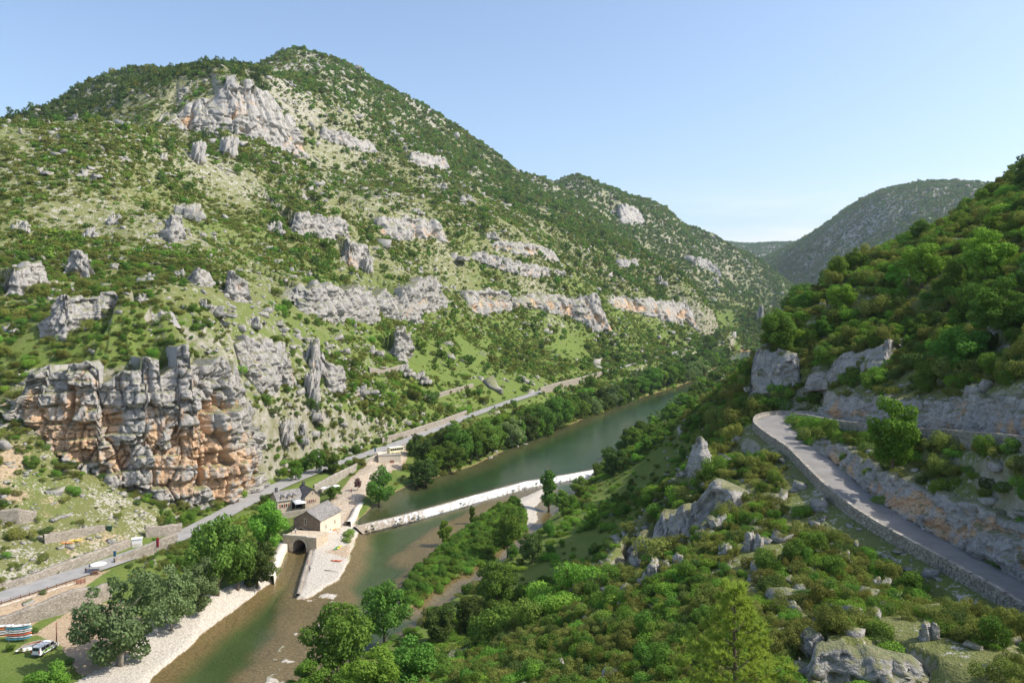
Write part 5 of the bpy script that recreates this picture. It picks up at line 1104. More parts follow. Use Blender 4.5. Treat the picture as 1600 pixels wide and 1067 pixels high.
# L-shaped house: long wing and gabled wing
hd = Vector((.80, .60)); hrot = math.atan2(hd.y, hd.x)
house = empty('house', (-77.5, 263.0, 4.6), hrot, 'stone house with dormers, dark gabled wing and white awning below the valley road', 'building')
def wing(mb_off, w, l, h, r, along_x, gx, gy, wallm, roofm, rows):
    a = MB(); gable_house(a, w, l, h, r); b = MB(); roof_slab(b, w, l, h, r, .3, .16, rows)
    tr = (lambda v: (gx + v[1], gy + w - v[0], v[2])) if along_x else (lambda v: (gx + v[0], gy + v[1], v[2]))
    a.v = [tr(v) for v in a.v]; b.v = [tr(v) for v in b.v]
    return a.build('wall', wallm, house), b.build('roof', roofm, house)
wing(0, 6.4, 8.6, 3.4, 5.9, True, 0, 0, 'house_stone', 'lauze', 7)
_, r2 = wing(0, 5.2, 9.0, 4.0, 6.3, False, 8.7, -2.2, 'house_stone', 'slate', 7)
MB().box(.4, 1.2, 2.8, 3.6, 5.2, 7.2, .02).build('chimney', 'slate', house); MB().box(11., 11.8, 5.4, 6.2, 5.8, 7.5, .02).build('chimney', 'slate', house)
for x in (1.6, 3.1): window(house, (x, 0, 1.6), (1, 0, 0), (0, -1, 0), .75, 1.2, 'wood_red')
for x in (2.0, 4.2, 6.0):                                                     # dormers
    d = MB(); d.add([(x - .55, .1, 3.3), (x + .55, .1, 3.3), (x + .55, .1, 4.3), (x, .1, 4.85), (x - .55, .1, 4.3), (x - .55, 2.0, 4.3), (x + .55, 2.0, 4.3), (x, 2.3, 4.85)], [(0, 1, 2, 3, 4), (1, 6, 2), (0, 4, 5)]); do = d.build('dormer', 'house_stone', house)
    MB().obox((x - .33, 1., 4.72), (.36, 0, .29), (0, 1.2, 0), (0, 0, .05)).obox((x + .33, 1., 4.72), (.36, 0, -.29), (0, 1.2, 0), (0, 0, .05)).build('dormer_roof', 'lauze', do); window(do, (x, .1, 3.85), (1, 0, 0), (0, -1, 0), .45, .6)
for x in (10.2, 11.7): window(house, (x, -2.2, 2.3), (1, 0, 0), (0, -1, 0), .6, 1.15, 'wood_red')
window(house, (11.3, -2.2, 4.9), (1, 0, 0), (0, -1, 0), .5, .7)
window(house, (13.9, .6, 2.0), (0, 1, 0), (1, 0, 0), .7, 1.1, 'wood_red'); window(house, (13.9, 3.6, 2.0), (0, 1, 0), (1, 0, 0), .7, 1.1, 'wood_red')
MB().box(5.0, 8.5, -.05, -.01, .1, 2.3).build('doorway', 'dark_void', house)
aw = MB(); 
for i in range(8): y0 = -3.2 * i / 8; y1 = -3.2 * (i + 1) / 8; aw.add([(4.9, y0, 3.1 - .1 * i - .02 * (i - 4) ** 2 * .2), (8.6, y0, 3.1 - .1 * i - .02 * (i - 4) ** 2 * .2), (8.6, y1, 3.0 - .1 * i - .02 * (i - 3) ** 2 * .2), (4.9, y1, 3.0 - .1 * i - .02 * (i - 3) ** 2 * .2)], [(0, 1, 2, 3)])
awo = aw.build('awning', 'white_cloth', house, True); sm_ = awo.modifiers.new('cloth', 'SOLIDIFY'); sm_.thickness = .03
for x in (5., 8.5): MB().tube([(x, -3.1, -.3), (x, -3.1, 2.3)], .05, 6).build('awning_post', 'steel', awo)
MB().box(-1.0, 14.6, -4.6, -3.9, -3., .5, .06).build('terrace_wall', 'dry_stone', house)

# bridge over the tail race, arch dark inside
def arch_block(name, label, loc, rz, W_, D_, Ht, aw_, ah, m):
    e = empty(name, loc, rz, label, 'bridge'); n = 14; vs = []; fs = []; mb = MB()
    prof = [(-aw_, -1.)] + [(-aw_ * math.cos(a), ah - aw_ + aw_ * math.sin(a)) for a in np.linspace(0, math.pi, n)] + [(aw_, -1.)]
    for yy, flip in ((0, 0), (D_, 1)):                                        # faces with the opening
        for i in range(len(prof) - 1):
            (x0, z0), (x1, z1) = prof[i], prof[i + 1]
            if abs(x1 - x0) < 1e-6: continue
            q = [(x0, yy, z0), (x1, yy, z1), (x1, yy, Ht), (x0, yy, Ht)]; mb.add(q, [(3, 2, 1, 0) if flip else (0, 1, 2, 3)])
        for x0, x1 in ((-W_ / 2, -aw_), (aw_, W_ / 2)): q = [(x0, yy, -1), (x1, yy, -1), (x1, yy, Ht), (x0, yy, Ht)]; mb.add(q, [(3, 2, 1, 0) if flip else (0, 1, 2, 3)])
    q = [(-W_ / 2, 0, Ht), (W_ / 2, 0, Ht), (W_ / 2, D_, Ht), (-W_ / 2, D_, Ht)]; mb.add(q, [(0, 1, 2, 3)])
    for x in (-W_ / 2, W_ / 2): mb.add([(x, 0, -1), (x, D_, -1), (x, D_, Ht), (x, 0, Ht)], [(0, 1, 2, 3)])
    b = mb.build('abutment', m, e); vt = MB()
    for i in range(len(prof) - 1): (x0, z0), (x1, z1) = prof[i], prof[i + 1]; vt.add([(x0, 0, z0), (x0, D_, z0), (x1, D_, z1), (x1, 0, z1)], [(0, 1, 2, 3)])
    vt.build('vault', m, e)
    for i in range(n - 1):                                                    # voussoirs
        a0 = math.pi * i / (n - 1) + .015; a1 = math.pi * (i + 1) / (n - 1) - .015; c0 = ah - aw_; q = [(-r * math.cos(a), y, c0 + r * math.sin(a)) for y in (-.1, .04) for r, a in ((aw_, a0), (aw_ + .4, a0), (aw_ + .4, a1), (aw_, a1))]
        MB().add(q, [(0, 1, 2, 3), (7, 6, 5, 4), (0, 4, 5, 1), (1, 5, 6, 2), (2, 6, 7, 3), (3, 7, 4, 0)]).build('arch_stone', 'concrete', e)
    return e
ab = arch_block('stone_bridge', 'stone bridge with a dark arch where the race leaves the mill', (-62.6, 234.4, 0.), math.radians(-14), 11., 7.5, 4.2, 2.15, 3.6, 'house_stone')
pr = MB()
for i in range(14): f = i / 14; x = -5.5 + 11. * f; pr.box(x + .01, x + 11 / 14 - .01, -.05, .35, 4.2, 4.2 + (.55 if x < 2 else .35), .03)
pr.build('parapet', 'concrete', ab); MB().box(-5.4, 5.4, 7.3, 7.45, -1., 4.1).build('back_wall', 'dark_void', ab)  # black panel across the tunnel, its shade put into the colour
def bank_wall(name, label, px_l, z0, z1, th, m, wob=.05, cap=None):
    p = resample([G(u, v, 0) for u, v in px_l], .8); t = np.gradient(p[:, :2], axis=0); t /= np.linalg.norm(t, axis=1, keepdims=True); n = np.stack([-t[:, 1], t[:, 0]], 1); rows = []
    for o, z in ((0, z0), (.1, (z0 + z1) / 2), (.2, z1), (th, z1 + .02), (th, z0)): rows.append(np.concatenate([p[:, :2] + n * o, (np.full(len(p), z) + (rng.normal(size=len(p)) * wob if z >= z1 else 0))[:, None]], 1))
    V = np.stack(rows); o = mesh_obj(name, V.reshape(-1, 3), grid_faces(*V.shape[:2]), M[m], smooth=False)
    return tag(o, label, 'wall')
bank_wall('quay_wall', 'broad pale quay wall along the left side of the mill race', [(429, 912), (437, 890), (446, 868), (455, 852)], -.8, 2.2, 2.8, 'concrete')
bank_wall('quay_wall', 'dark curved wall between the mill race and the gravel spit', [(489, 848), (482, 872), (475, 895), (468, 918), (464, 934)][::-1], -.8, 1.0, -.7, 'dry_stone')
bank_wall('quay_wall', 'pale landing wall where the weir meets the mill ramp', [(549, 830), (556, 822), (563, 806), (577, 790)], -.4, 3.2, 2.0, 'concrete')

# parking platform with a door in its wall, and the bus
pk = empty('parking_platform', (-57.5, 343., 3.9), math.radians(14), 'pale walled parking platform with a brown door under the bus', 'platform')
MB().box(0, 9.5, 0, 9., -2.5, 4.6, .03).build('wall', 'render_pale', pk); MB().box(-.2, 9.7, -.2, .3, 4.63, 5.1, .03).build('parapet', 'concrete', pk); MB().box(5.0, 6.6, -.08, -.01, -.2, 2.3).build('door', 'wood_red', pk); MB().box(4.8, 6.8, -.12, -.02, 2.33, 2.55).build('lintel', 'concrete', pk)
def wheel(parent, x, y, z, r, w):
    o = MB(); n = 18
    prof = [(r * .55, -w / 2), (r * .95, -w / 2), (r, -w * .3), (r, w * .3), (r * .95, w / 2), (r * .55, w / 2)]; o.lathe(prof, n); o.v = [(x + v[0], y + v[2], z + v[1]) for v in o.v]
    ty = o.build('wheel', 'tyre', parent, True); h = MB().lathe([(0.01, -w * .42), (r * .56, -w * .42), (r * .56, w * .42), (.01, w * .42)], n); h.v = [(x + v[0], y + v[2], z + v[1]) for v in h.v]; h.build('rim', 'steel', ty, True)
def vehicle(name, label, cat, loc, rz, prof, W_, paint, wins, wheels, r, extra=None):
    """prof: side outline (x,z); body width W_, shoulders tucked in"""
    e = empty(name, loc, rz, label, cat); mb = MB(); n = len(prof); zmax = max(p[1] for p in prof)
    def yy(z, k): return W_ / 2 * (1 - .10 * max(0, (z - zmax * .48) / (zmax * .52)) ** 1.4) * k
    layers = [(-1, .0), (-1, 1.), (1, 1.), (1, 0.)]
    V = [(x, -yy(z, 1), z) for x, z in prof] + [(x, yy(z, 1), z) for x, z in prof]
    mb.add(V, [list(range(n)), list(range(n, 2 * n))[::-1]] + [(i, n + i, n + (i + 1) % n, (i + 1) % n) for i in range(n)]); b = mb.build('body', paint, e, False, .06)
    for x0, x1, z0, z1 in wins:
        for s in (-1, 1): ya, yb = yy(z0, 1) + .012, yy(z1, 1) + .012; MB().add([(x0, s * ya, z0), (x1, s * ya, z0), (x1, s * yb, z1), (x0, s * yb, z1)], [(0, 1, 2, 3) if s < 0 else (3, 2, 1, 0)]).build('side_window', 'glass_dark', e)
    for x in wheels:
        for s in (-1, 1): wheel(e, x, s * (W_ / 2 - .09), r, r, .22)
    return e, yy
bus, yb = vehicle('bus', 'small cream and white bus parked on the platform beside the valley road', 'bus', (-51.0, 348.6, 8.52), math.radians(40), [(-3.6, .4), (3.5, .4), (3.65, .9), (3.6, 1.6), (3.35, 2.75), (-3.5, 2.8), (-3.65, 1.4)], 2.3, 'cream_paint', [(-3.3 + 1.1 * i, -2.35 + 1.1 * i, 1.5, 2.4) for i in range(6)], (-2.3, 2.3), .42)
MB().box(-3.5, 3.3, -1.0, 1.0, 2.79, 2.92, .01).build('roof_panel', 'white_paint', bus); MB().add([(3.66, -.95, 1.6), (3.66, .95, 1.6), (3.46, .88, 2.5), (3.46, -.88, 2.5)], [(0, 1, 2, 3)]).build('windscreen', 'glass_dark', bus)
van, yv = vehicle('van', 'white passenger van with green stripe parked beside the stacked canoes', 'van', (*G(71, 1013, 3.1)[:2], float(hz(*G(71, 1013, 3.1)[:2])) + .02), math.radians(80), [(-2.6, .35), (2.35, .35), (2.6, .55), (2.58, .95), (1.75, 1.2), (1.05, 1.95), (-2.3, 2.02), (-2.58, 1.3), (-2.66, .6)], 1.95, 'white_paint', [(.15, 1.15, 1.2, 1.75), (-1.0, .05, 1.2, 1.8), (-2.2, -1.1, 1.2, 1.8)], (-1.75, 1.7), .36)
MB().add([(-2.50, -.78, 1.25), (-2.50, .78, 1.25), (-2.40, .7, 1.85), (-2.40, -.7, 1.85)], [(3, 2, 1, 0)]).build('rear_window', 'glass_dark', van).location.x = -.13
MB().add([(1.74, -.82, 1.25), (1.74, .82, 1.25), (1.1, .74, 1.9), (1.1, -.74, 1.9)], [(0, 1, 2, 3)]).build('windscreen', 'glass_dark', van).location.x = .05
for s in (-1, 1):
    MB().box(-2.68, -2.6, s * .85 - .1, s * .85 + .1, .8, 1.25).build('tail_light', 'lamp_red', van); MB().add([(-1.9, s * 1.0, .7), (.6, s * 1.0, .7), (.2, s * 1.0, 1.05), (-1.5, s * 1.0, 1.05)], [(0, 1, 2, 3) if s < 0 else (3, 2, 1, 0)]).build('stripe', 'green_print', van)
    MB().obox((1.35, s * 1.08, 1.25), (.06, 0, 0), (0, .1, 0), (0, 0, .12)).build('mirror', 'tyre', van)
MB().box(-2.76, -2.6, -.85, .85, .42, .62).build('bumper', 'cloth_grey', van)

# ---------------------------------------------------------------- canoes and kayaks
def hull_mesh(L_, W_, H_, deck=False):
    n = 21; m = 9; V = []
    for i in range(n):
        f = i / (n - 1) * 2 - 1; w = W_ / 2 * (1 - abs(f) ** 2.4) + .015; sh = .22 * abs(f) ** 2.5 * H_ * 2.4
        for j in range(m): a = math.pi * j / (m - 1); V.append((f * L_ / 2 * (1 + .02 * math.sin(a)), -w * math.cos(a), H_ + sh - (H_ * (1 - .25 * abs(f) ** 3)) * math.sin(a) ** .7))
    return V, grid_faces(n, m)
def boat(loc, rz, label, col, kayak=False, roll=0., group=None, pitch=0., L_=4.8):
    e = empty('kayak' if kayak else 'canoe', loc, rz, label, 'kayak' if kayak else 'canoe', group); e.rotation_euler = (roll, pitch, rz)
    L_ = 3.3 if kayak else L_; W_ = .72 if kayak else .9; V, Fc = hull_mesh(L_, W_, .3 if kayak else .36); h = mesh_obj('hull', V, Fc, M[col], e); s = h.modifiers.new('shell', 'SOLIDIFY'); s.thickness = .03
    if kayak:
        D = MB()
        for i in range(12):
            f0, f1 = i / 12 * 2 - 1, (i + 1) / 12 * 2 - 1
            if i in (5, 6): continue
            q = lambda f: W_ / 2 * (1 - abs(f) ** 2.4) + .01; z = lambda f: .3 + .22 * abs(f) ** 2.5 * .72 - .01
            D.add([(f0 * L_ / 2, -q(f0), z(f0)), (f1 * L_ / 2, -q(f1), z(f1)), (f1 * L_ / 2, 0, z(f1) + .08), (f0 * L_ / 2, 0, z(f0) + .08), (f1 * L_ / 2, q(f1), z(f1)), (f0 * L_ / 2, q(f0), z(f0))], [(0, 1, 2, 3), (3, 2, 4, 5)])
        D.build('deck', col, e); MB().box(-.25, .2, -.22, .22, .08, .14).box(-.32, -.24, -.2, .2, .12, .42).build('seat', 'tyre', e)
    else:
        for x in (-1.2, .9): MB().box(x - .16, x + .16, -.36, .36, .24, .28).build('seat', 'tyre', e)
    return e
def gnd(u, v, dz=0.): h = ray(u, v); return (h[0], h[1], h[2] + dz)
b0 = G(28, 1003, 3.); zc = float(hz(b0[0], b0[1])); ang_ = math.radians(14)
rack = empty('boat_rack', (b0[0], b0[1], zc), ang_, 'low steel rack holding the larger stack of canoes', 'rack')
for x in (-1.4, 1.4): MB().tube([(x, -.9, 0), (x, -.9, 3.6)], .05, 6).tube([(x, .9, 0), (x, .9, 3.6)], .05, 6).build('upright', 'steel', rack); MB().tube([(x, -.95, .25), (x, .95, .25)], .05, 6).build('crossbar', 'steel', rack)
cols = ['teal_plastic', 'white_plastic', 'red_plastic', 'white_plastic', 'white_plastic', 'teal_plastic', 'white_plastic']
wds = ['bottom teal', 'lowest white', 'red', 'second white', 'third white', 'upper teal', 'top white']
for k, c in enumerate(cols): boat((b0[0] + random.uniform(-.25, .25), b0[1], zc + .35 + k * .44), ang_ + random.uniform(-.04, .04), wds[k] + ' canoe in the larger stack at the left edge', c, group='canoes in the larger stack')
b1 = (b0[0] - 4.6, b0[1] + 1.8)
for k, c in enumerate(['orange_plastic', 'white_plastic', 'white_plastic', 'orange_plastic', 'white_plastic']): boat((b1[0] + random.uniform(-.3, .3), b1[1], zc + .2 + k * .5), ang_, ['lowest orange', 'lower white', 'middle white', 'higher orange', 'topmost white'][k] + ' canoe in the stack farthest left', c, group='canoes in the far left stack')
b2 = G(44, 1013, 3.)
for k, c in enumerate(['white_plastic', 'white_plastic', 'orange_plastic', 'white_plastic']): boat((b2[0], b2[1] + k * .75, float(hz(b2[0], b2[1])) + .45), math.radians(38), ['nearest white', 'second white', 'orange', 'rear white'][k] + ' canoe leaning in the row next to the van', c, roll=1.05, group='canoes leaning by the van')
boat(gnd(526, 857, .02), math.radians(80), 'green kayak lying on the gravel spit', 'green_plastic', True, L_=3.3); boat(gnd(530, 856, .02), math.radians(80), 'yellow kayak beside the green one on the gravel spit', 'yellow_plastic', True)
boat(gnd(526, 877, .02), math.radians(-6), 'orange kayak near the water edge of the white gravel', 'red_plastic', True); boat(gnd(519, 829, .02), math.radians(50), 'orange kayak against the sunny mill wall', 'orange_plastic', True); boat(gnd(513, 833, .02), math.radians(60), 'white kayak against the sunny mill wall', 'white_plastic', True)
boat(gnd(118, 846, .1), math.radians(12), 'yellow-green kayak on the upper terrace', 'yellow_plastic', True); boat(gnd(104, 850, .1), math.radians(5), 'orange kayak on the upper terrace', 'orange_plastic', True)
boat(gnd(645, 752, .1), math.radians(30), 'green kayak on the bank under the dark tree', 'green_plastic', True)

# ---------------------------------------------------------------- people
def person_mesh(pose):
    me = bpy.data.meshes.new('person'); J = dict(pel=(0, 0, .95), che=(0, .01, 1.28), nk=(0, .0, 1.47), hd=(0, -.02, 1.58), ht=(0, -.01, 1.74), sl=(-.18, .01, 1.42), sr=(.18, .01, 1.42), hl=(-.10, 0, .90), hr=(.10, 0, .90))
    P_ = dict(stand=dict(el=(-.25, .02, 1.13), wl=(-.24, -.06, .88), er=(.25, .02, 1.13), wr=(.22, -.10, .90), kl=(-.11, -.02, .50), fl=(-.12, .02, .07), tl=(-.13, -.14, .04), kr=(.11, -.02, .50), fr=(.12, .02, .07), tr=(.13, -.14, .04)),
              walk=dict(el=(-.25, .12, 1.15), wl=(-.23, .02, .93), er=(.25, -.08, 1.13), wr=(.22, -.26, .98), kl=(-.10, -.18, .52), fl=(-.11, -.22, .08), tl=(-.12, -.38, .06), kr=(.10, .05, .50), fr=(.11, .28, .12), tr=(.12, .14, .04)),
              point=dict(el=(-.30, -.12, 1.20), wl=(-.28, -.34, 1.18), er=(.25, .02, 1.13), wr=(.22, -.12, .92), kl=(-.11, -.02, .50), fl=(-.14, .02, .07), tl=(-.15, -.14, .04), kr=(.11, -.02, .50), fr=(.14, .02, .07), tr=(.15, -.14, .04)))[pose]
    J.update(P_); names = list(J); ix = {n: i for i, n in enumerate(names)}
    E = [('pel', 'che'), ('che', 'nk'), ('nk', 'hd'), ('hd', 'ht'), ('che', 'sl'), ('sl', 'el'), ('el', 'wl'), ('che', 'sr'), ('sr', 'er'), ('er', 'wr'), ('pel', 'hl'), ('hl', 'kl'), ('kl', 'fl'), ('fl', 'tl'), ('pel', 'hr'), ('hr', 'kr'), ('kr', 'fr'), ('fr', 'tr')]
    me.from_pydata([J[n] for n in names], [(ix[a], ix[b]) for a, b in E], []); o = bpy.data.objects.new('p', me); COL.objects.link(o); md = o.modifiers.new('s', 'SKIN'); rd = dict(pel=(.15, .11), che=(.16, .11), nk=(.055, .055), hd=(.085, .10), ht=(.07, .08), sl=(.07, .07), sr=(.07, .07), hl=(.09, .09), hr=(.09, .09), el=(.045, .045), er=(.045, .045), wl=(.036, .036), wr=(.036, .036), kl=(.06, .06), kr=(.06, .06), fl=(.04, .045), fr=(.04, .045), tl=(.035, .03), tr=(.035, .03))
    for n in names: me.skin_vertices[0].data[ix[n]].radius = rd[n]
    me.skin_vertices[0].data[ix['pel']].use_root = True; o.modifiers.new('b', 'SUBSURF').levels = 2
    dg = bpy.context.evaluated_depsgraph_get(); m2 = bpy.data.meshes.new_from_object(o.evaluated_get(dg)); bpy.data.objects.remove(o); return m2
PM = {k: person_mesh(k) for k in ('stand', 'walk', 'point')}
def person(loc, rz, pose, top, bot, label):
    me = PM[pose].copy(); me.materials.clear()
    for m in (top, bot, 'skin', 'hair', 'tyre'): me.materials.append(M[m])
    for p in me.polygons:
        c = p.center; i = 0
        if c.z > 1.62 or (c.z > 1.54 and c.y > .0): i = 3
        elif c.z > 1.47: i = 2
        elif c.z < .09: i = 4
        elif c.z < .98 and abs(c.x) < .2: i = 1
        elif abs(c.x) > .2 and c.z < 1.16: i = 2
        p.material_index = i; p.use_smooth = True
    o = bpy.data.objects.new('person', me); COL.objects.link(o); o.location = loc; o.rotation_euler = (0, 0, rz); return tag(o, label, 'person')
person(gnd(134, 897), 1., 'stand', 'cloth_black', 'cloth_navy', 'person in black standing by the road fence, left of two')
person(gnd(140, 891), -2., 'walk', 'cloth_navy', 'cloth_grey', 'person in navy walking on the road near the white parasol')
person(gnd(533, 843), .6, 'point', 'cloth_white', 'cloth_grey', 'person in white on the gravel beside the green bush')
person(gnd(503, 840), 2.2, 'stand', 'cloth_navy', 'cloth_black', 'person in navy at the near corner of the mill')
person(gnd(508, 838), -1.2, 'stand', 'red_cloth', 'cloth_grey', 'person in red at the near corner of the mill')
person(gnd(481, 884), -1.5, 'stand', 'red_cloth', 'cloth_navy', 'person in red on the edge of the gravel spit over the race')
person(gnd(484, 893), .4, 'walk', 'cloth_grey', 'cloth_black', 'person in grey on the gravel spit over the race')
person((-64.9, 238.6, 4.22), .3, 'stand', 'cloth_white', 'cloth_navy', 'person in white on the bridge in front of the mill door')
person((-66.2, 239.2, 4.22), 2.4, 'stand', 'cloth_grey', 'cloth_black', 'person in grey on the bridge in front of the mill door')
person(gnd(549, 770), .8, 'walk', 'red_cloth', 'cloth_navy', 'person in red walking on the mill ramp by the purple tree')

# ---------------------------------------------------------------- roadside things
h0 = [ray(u, v) for u, v in ((-12, 952), (2, 946), (17, 941.5), (32, 937), (46, 932.5), (60, 928.5), (74, 924), (88, 919.5), (103, 915), (117, 911))]
fe = empty('fence', (h0[0][0], h0[0][1], h0[0][2]), 0, 'thin rail fence with brown posts along the valley road at lower left', 'fence')
for p in h0: under(MB().box(p[0] - .06, p[0] + .06, p[1] - .06, p[1] + .06, p[2] - .3, p[2] + 1.15).build('post', 'wood_brown', fe), fe)
for a, b in zip(h0[:-1], h0[1:]):
    for z in (.55, 1.05): under(MB().tube([(a[0], a[1], a[2] + z), (b[0], b[1], b[2] + z)], .035, 6).build('rail', 'wood_brown', fe), fe)
kb = MB()
for a, b in zip(h0[:-1], h0[1:]):
    d = Vector(b) - Vector(a); m_ = (Vector(a) + Vector(b)) / 2; n_ = Vector((-d.y, d.x, 0)).normalized(); kb.obox(m_ - n_ * .35 + Vector((0, 0, -.1)), d * .495, n_ * .16, (0, 0, .38), .02)
under(kb.build('kerb_wall', 'concrete', fe), fe)
p = gnd(126, 912); gt = empty('timber_barrier', p, math.radians(28), 'short red-brown plank barrier at the end of the rail fence', 'fence')
for x in (-.9, 0, .9): MB().box(x - .07, x + .07, -.07, .07, -.2, 1.2).build('post', 'wood_red', gt)
for z in (.3, .6, .9): MB().box(-1., 1., -.1, -.075, z, z + .2).build('plank', 'wood_red', gt)
def banner(u, vt, vb, col, label, w):
    p = gnd(u, vb); H_ = (vb - vt) / F * p[1]; e = empty('banner', p, random.uniform(-.3, .3), label, 'banner'); MB().tube([(0, 0, -.2), (0, 0, H_)], .05, 8).build('pole', 'steel', e)
    V = []; 
    for i in range(8):
        for j in range(5): V.append((.06 + w * j / 4, .06 * math.sin(i * .8 + j), H_ * (.5 + .48 * i / 7)))
    s = mesh_obj('flag', V, grid_faces(8, 5), M[col], e); s.modifiers.new('t', 'SOLIDIFY').thickness = .02
banner(177, 860, 878, 'blue_cloth', 'dark blue upright banner beside the valley road', .7); banner(244, 839, 871, 'red_cloth', 'tall red upright banner below the valley road', .75); banner(585, 699, 712, 'blue_cloth', 'small dark blue banner at the top of the mill ramp', .6)
def parasol(u, v, label, r=1.7, h=2.5, loc=None):
    p = loc or gnd(u, v); e = empty('parasol', p, random.random(), label, 'parasol', 'white parasols'); MB().tube([(0, 0, 0), (0, 0, h + .1)], .04, 8).build('pole', 'steel', e); V = [(0, 0, h + .1)]; 
    for rr, zz in ((.35, .0), (.7, -.18), (1., -.38)):
        for k in range(16): a = k * math.pi / 8; s = rr * r * (1 if k % 2 == 0 else .94); V.append((s * math.cos(a), s * math.sin(a), h + zz - (.05 if k % 2 else 0)))
    Fs = [(0, 1 + k, 1 + (k + 1) % 16) for k in range(16)] + [(1 + i * 16 + k, 17 + i * 16 + k, 17 + i * 16 + (k + 1) % 16, 1 + i * 16 + (k + 1) % 16) for i in range(2) for k in range(16)]
    c = mesh_obj('canopy', V, Fs, M['white_cloth'], e, False); c.modifiers.new('t', 'SOLIDIFY').thickness = .02; MB().lathe([(.0, 0), (.35, 0), (.35, .1), (0, .12)], 12).build('base', 'concrete', e)
parasol(154, 894, 'white parasol over a table beside the valley road', 1.9); 
for k, (u, v) in enumerate(((507, 771), (516, 770), (525, 768))): parasol(u, v, ['left', 'middle', 'right'][k] + ' white parasol of three on the terrace behind the house', 1.5)
p = gnd(154, 896); tb = empty('picnic_table', (p[0] - .4, p[1] - .5, p[2]), .4, 'dark picnic table under the white roadside parasol', 'table'); MB().box(-.9, .9, -.4, .4, .70, .76).build('tabletop', 'wood_brown', tb)
for y in (-.75, .75): MB().box(-.9, .9, y - .14, y + .14, .42, .46).build('bench', 'wood_brown', tb)
for x in (-.7, .7): MB().obox((x, 0, .35), (.05, 0, 0), (0, .8, 0), (0, 0, .04)).obox((x, 0, .36), (.05, 0, 0), (0, .05, 0), (0, 0, .36)).build('leg', 'wood_brown', tb)
p = gnd(214, 853); st = empty('roadside_shelter', p, math.radians(22), 'small white roadside shelter with reddish front', 'shelter'); MB().box(-1.3, 1.3, -.9, .9, -.3, 2.1, .01).build('wall', 'white_paint', st); MB().box(-1.45, 1.45, -1.05, 1.05, 2.12, 2.25).build('roof', 'white_paint', st); MB().box(-1.33, -1.305, -.8, .8, 0, 2.).build('door', 'wood_red', st); MB().box(-1.2, 1.0, -.93, -.905, .3, .9).build('panel', 'concrete', st)
p = gnd(171, 829); bn = empty('waste_bin', p, .2, 'dark green bin on the terrace track above the road', 'bin'); MB().add([(-.6, -.4, .15), (.6, -.4, .15), (.6, .4, .15), (-.6, .4, .15), (-.7, -.5, 1.2), (.7, -.5, 1.2), (.7, .5, 1.2), (-.7, .5, 1.2)], [(3, 2, 1, 0), (4, 5, 6, 7), (0, 1, 5, 4), (1, 2, 6, 5), (2, 3, 7, 6), (3, 0, 4, 7)]).build('tub', 'bin_green', bn); MB().box(-.75, .75, -.55, .55, 1.2, 1.32).build('lid', 'bin_green', bn)
for x in (-.45, .45): MB().tube([(x, -.45, .12), (x, -.35, .12)], .12, 10).build('wheel', 'tyre', bn)
p = gnd(88, 1011); tag(MB().tube([(*p[:2], p[2] - .3), (p[0] + .05, p[1], p[2] + 2.6), (p[0] + .02, p[1], p[2] + 5.1)], [.14, .12, .09], 9).build('utility_pole', 'wood_brown', None, True), 'plain brown wooden pole standing behind the van', 'pole')
q = gnd(507, 891); q2 = gnd(528, 894); tag(MB().tube([(q[0], q[1], q[2] + .1), ((q[0] + q2[0]) / 2, (q[1] + q2[1]) / 2 - .2, q[2] + .22), (q2[0], q2[1], q2[2] + .1)], [.12, .1, .05], 7).build('driftwood_log', 'driftwood', None, True), 'grey driftwood log on the white gravel spit', 'log')
# bush on the spit edge
for k, (u, v, r) in enumerate(((545, 838, 1.5), (542, 846, 1.2), (549, 832, 1.1))):
    p = gnd(u, v); o = bpy.data.objects.new('shrub', SHRUB[3]); COL.objects.link(o); o.location = p; o.scale = (r, r, r); tag(o, ['middle', 'nearest', 'farthest'][k] + ' bright green shrub at the water edge of the mill yard', 'shrub')

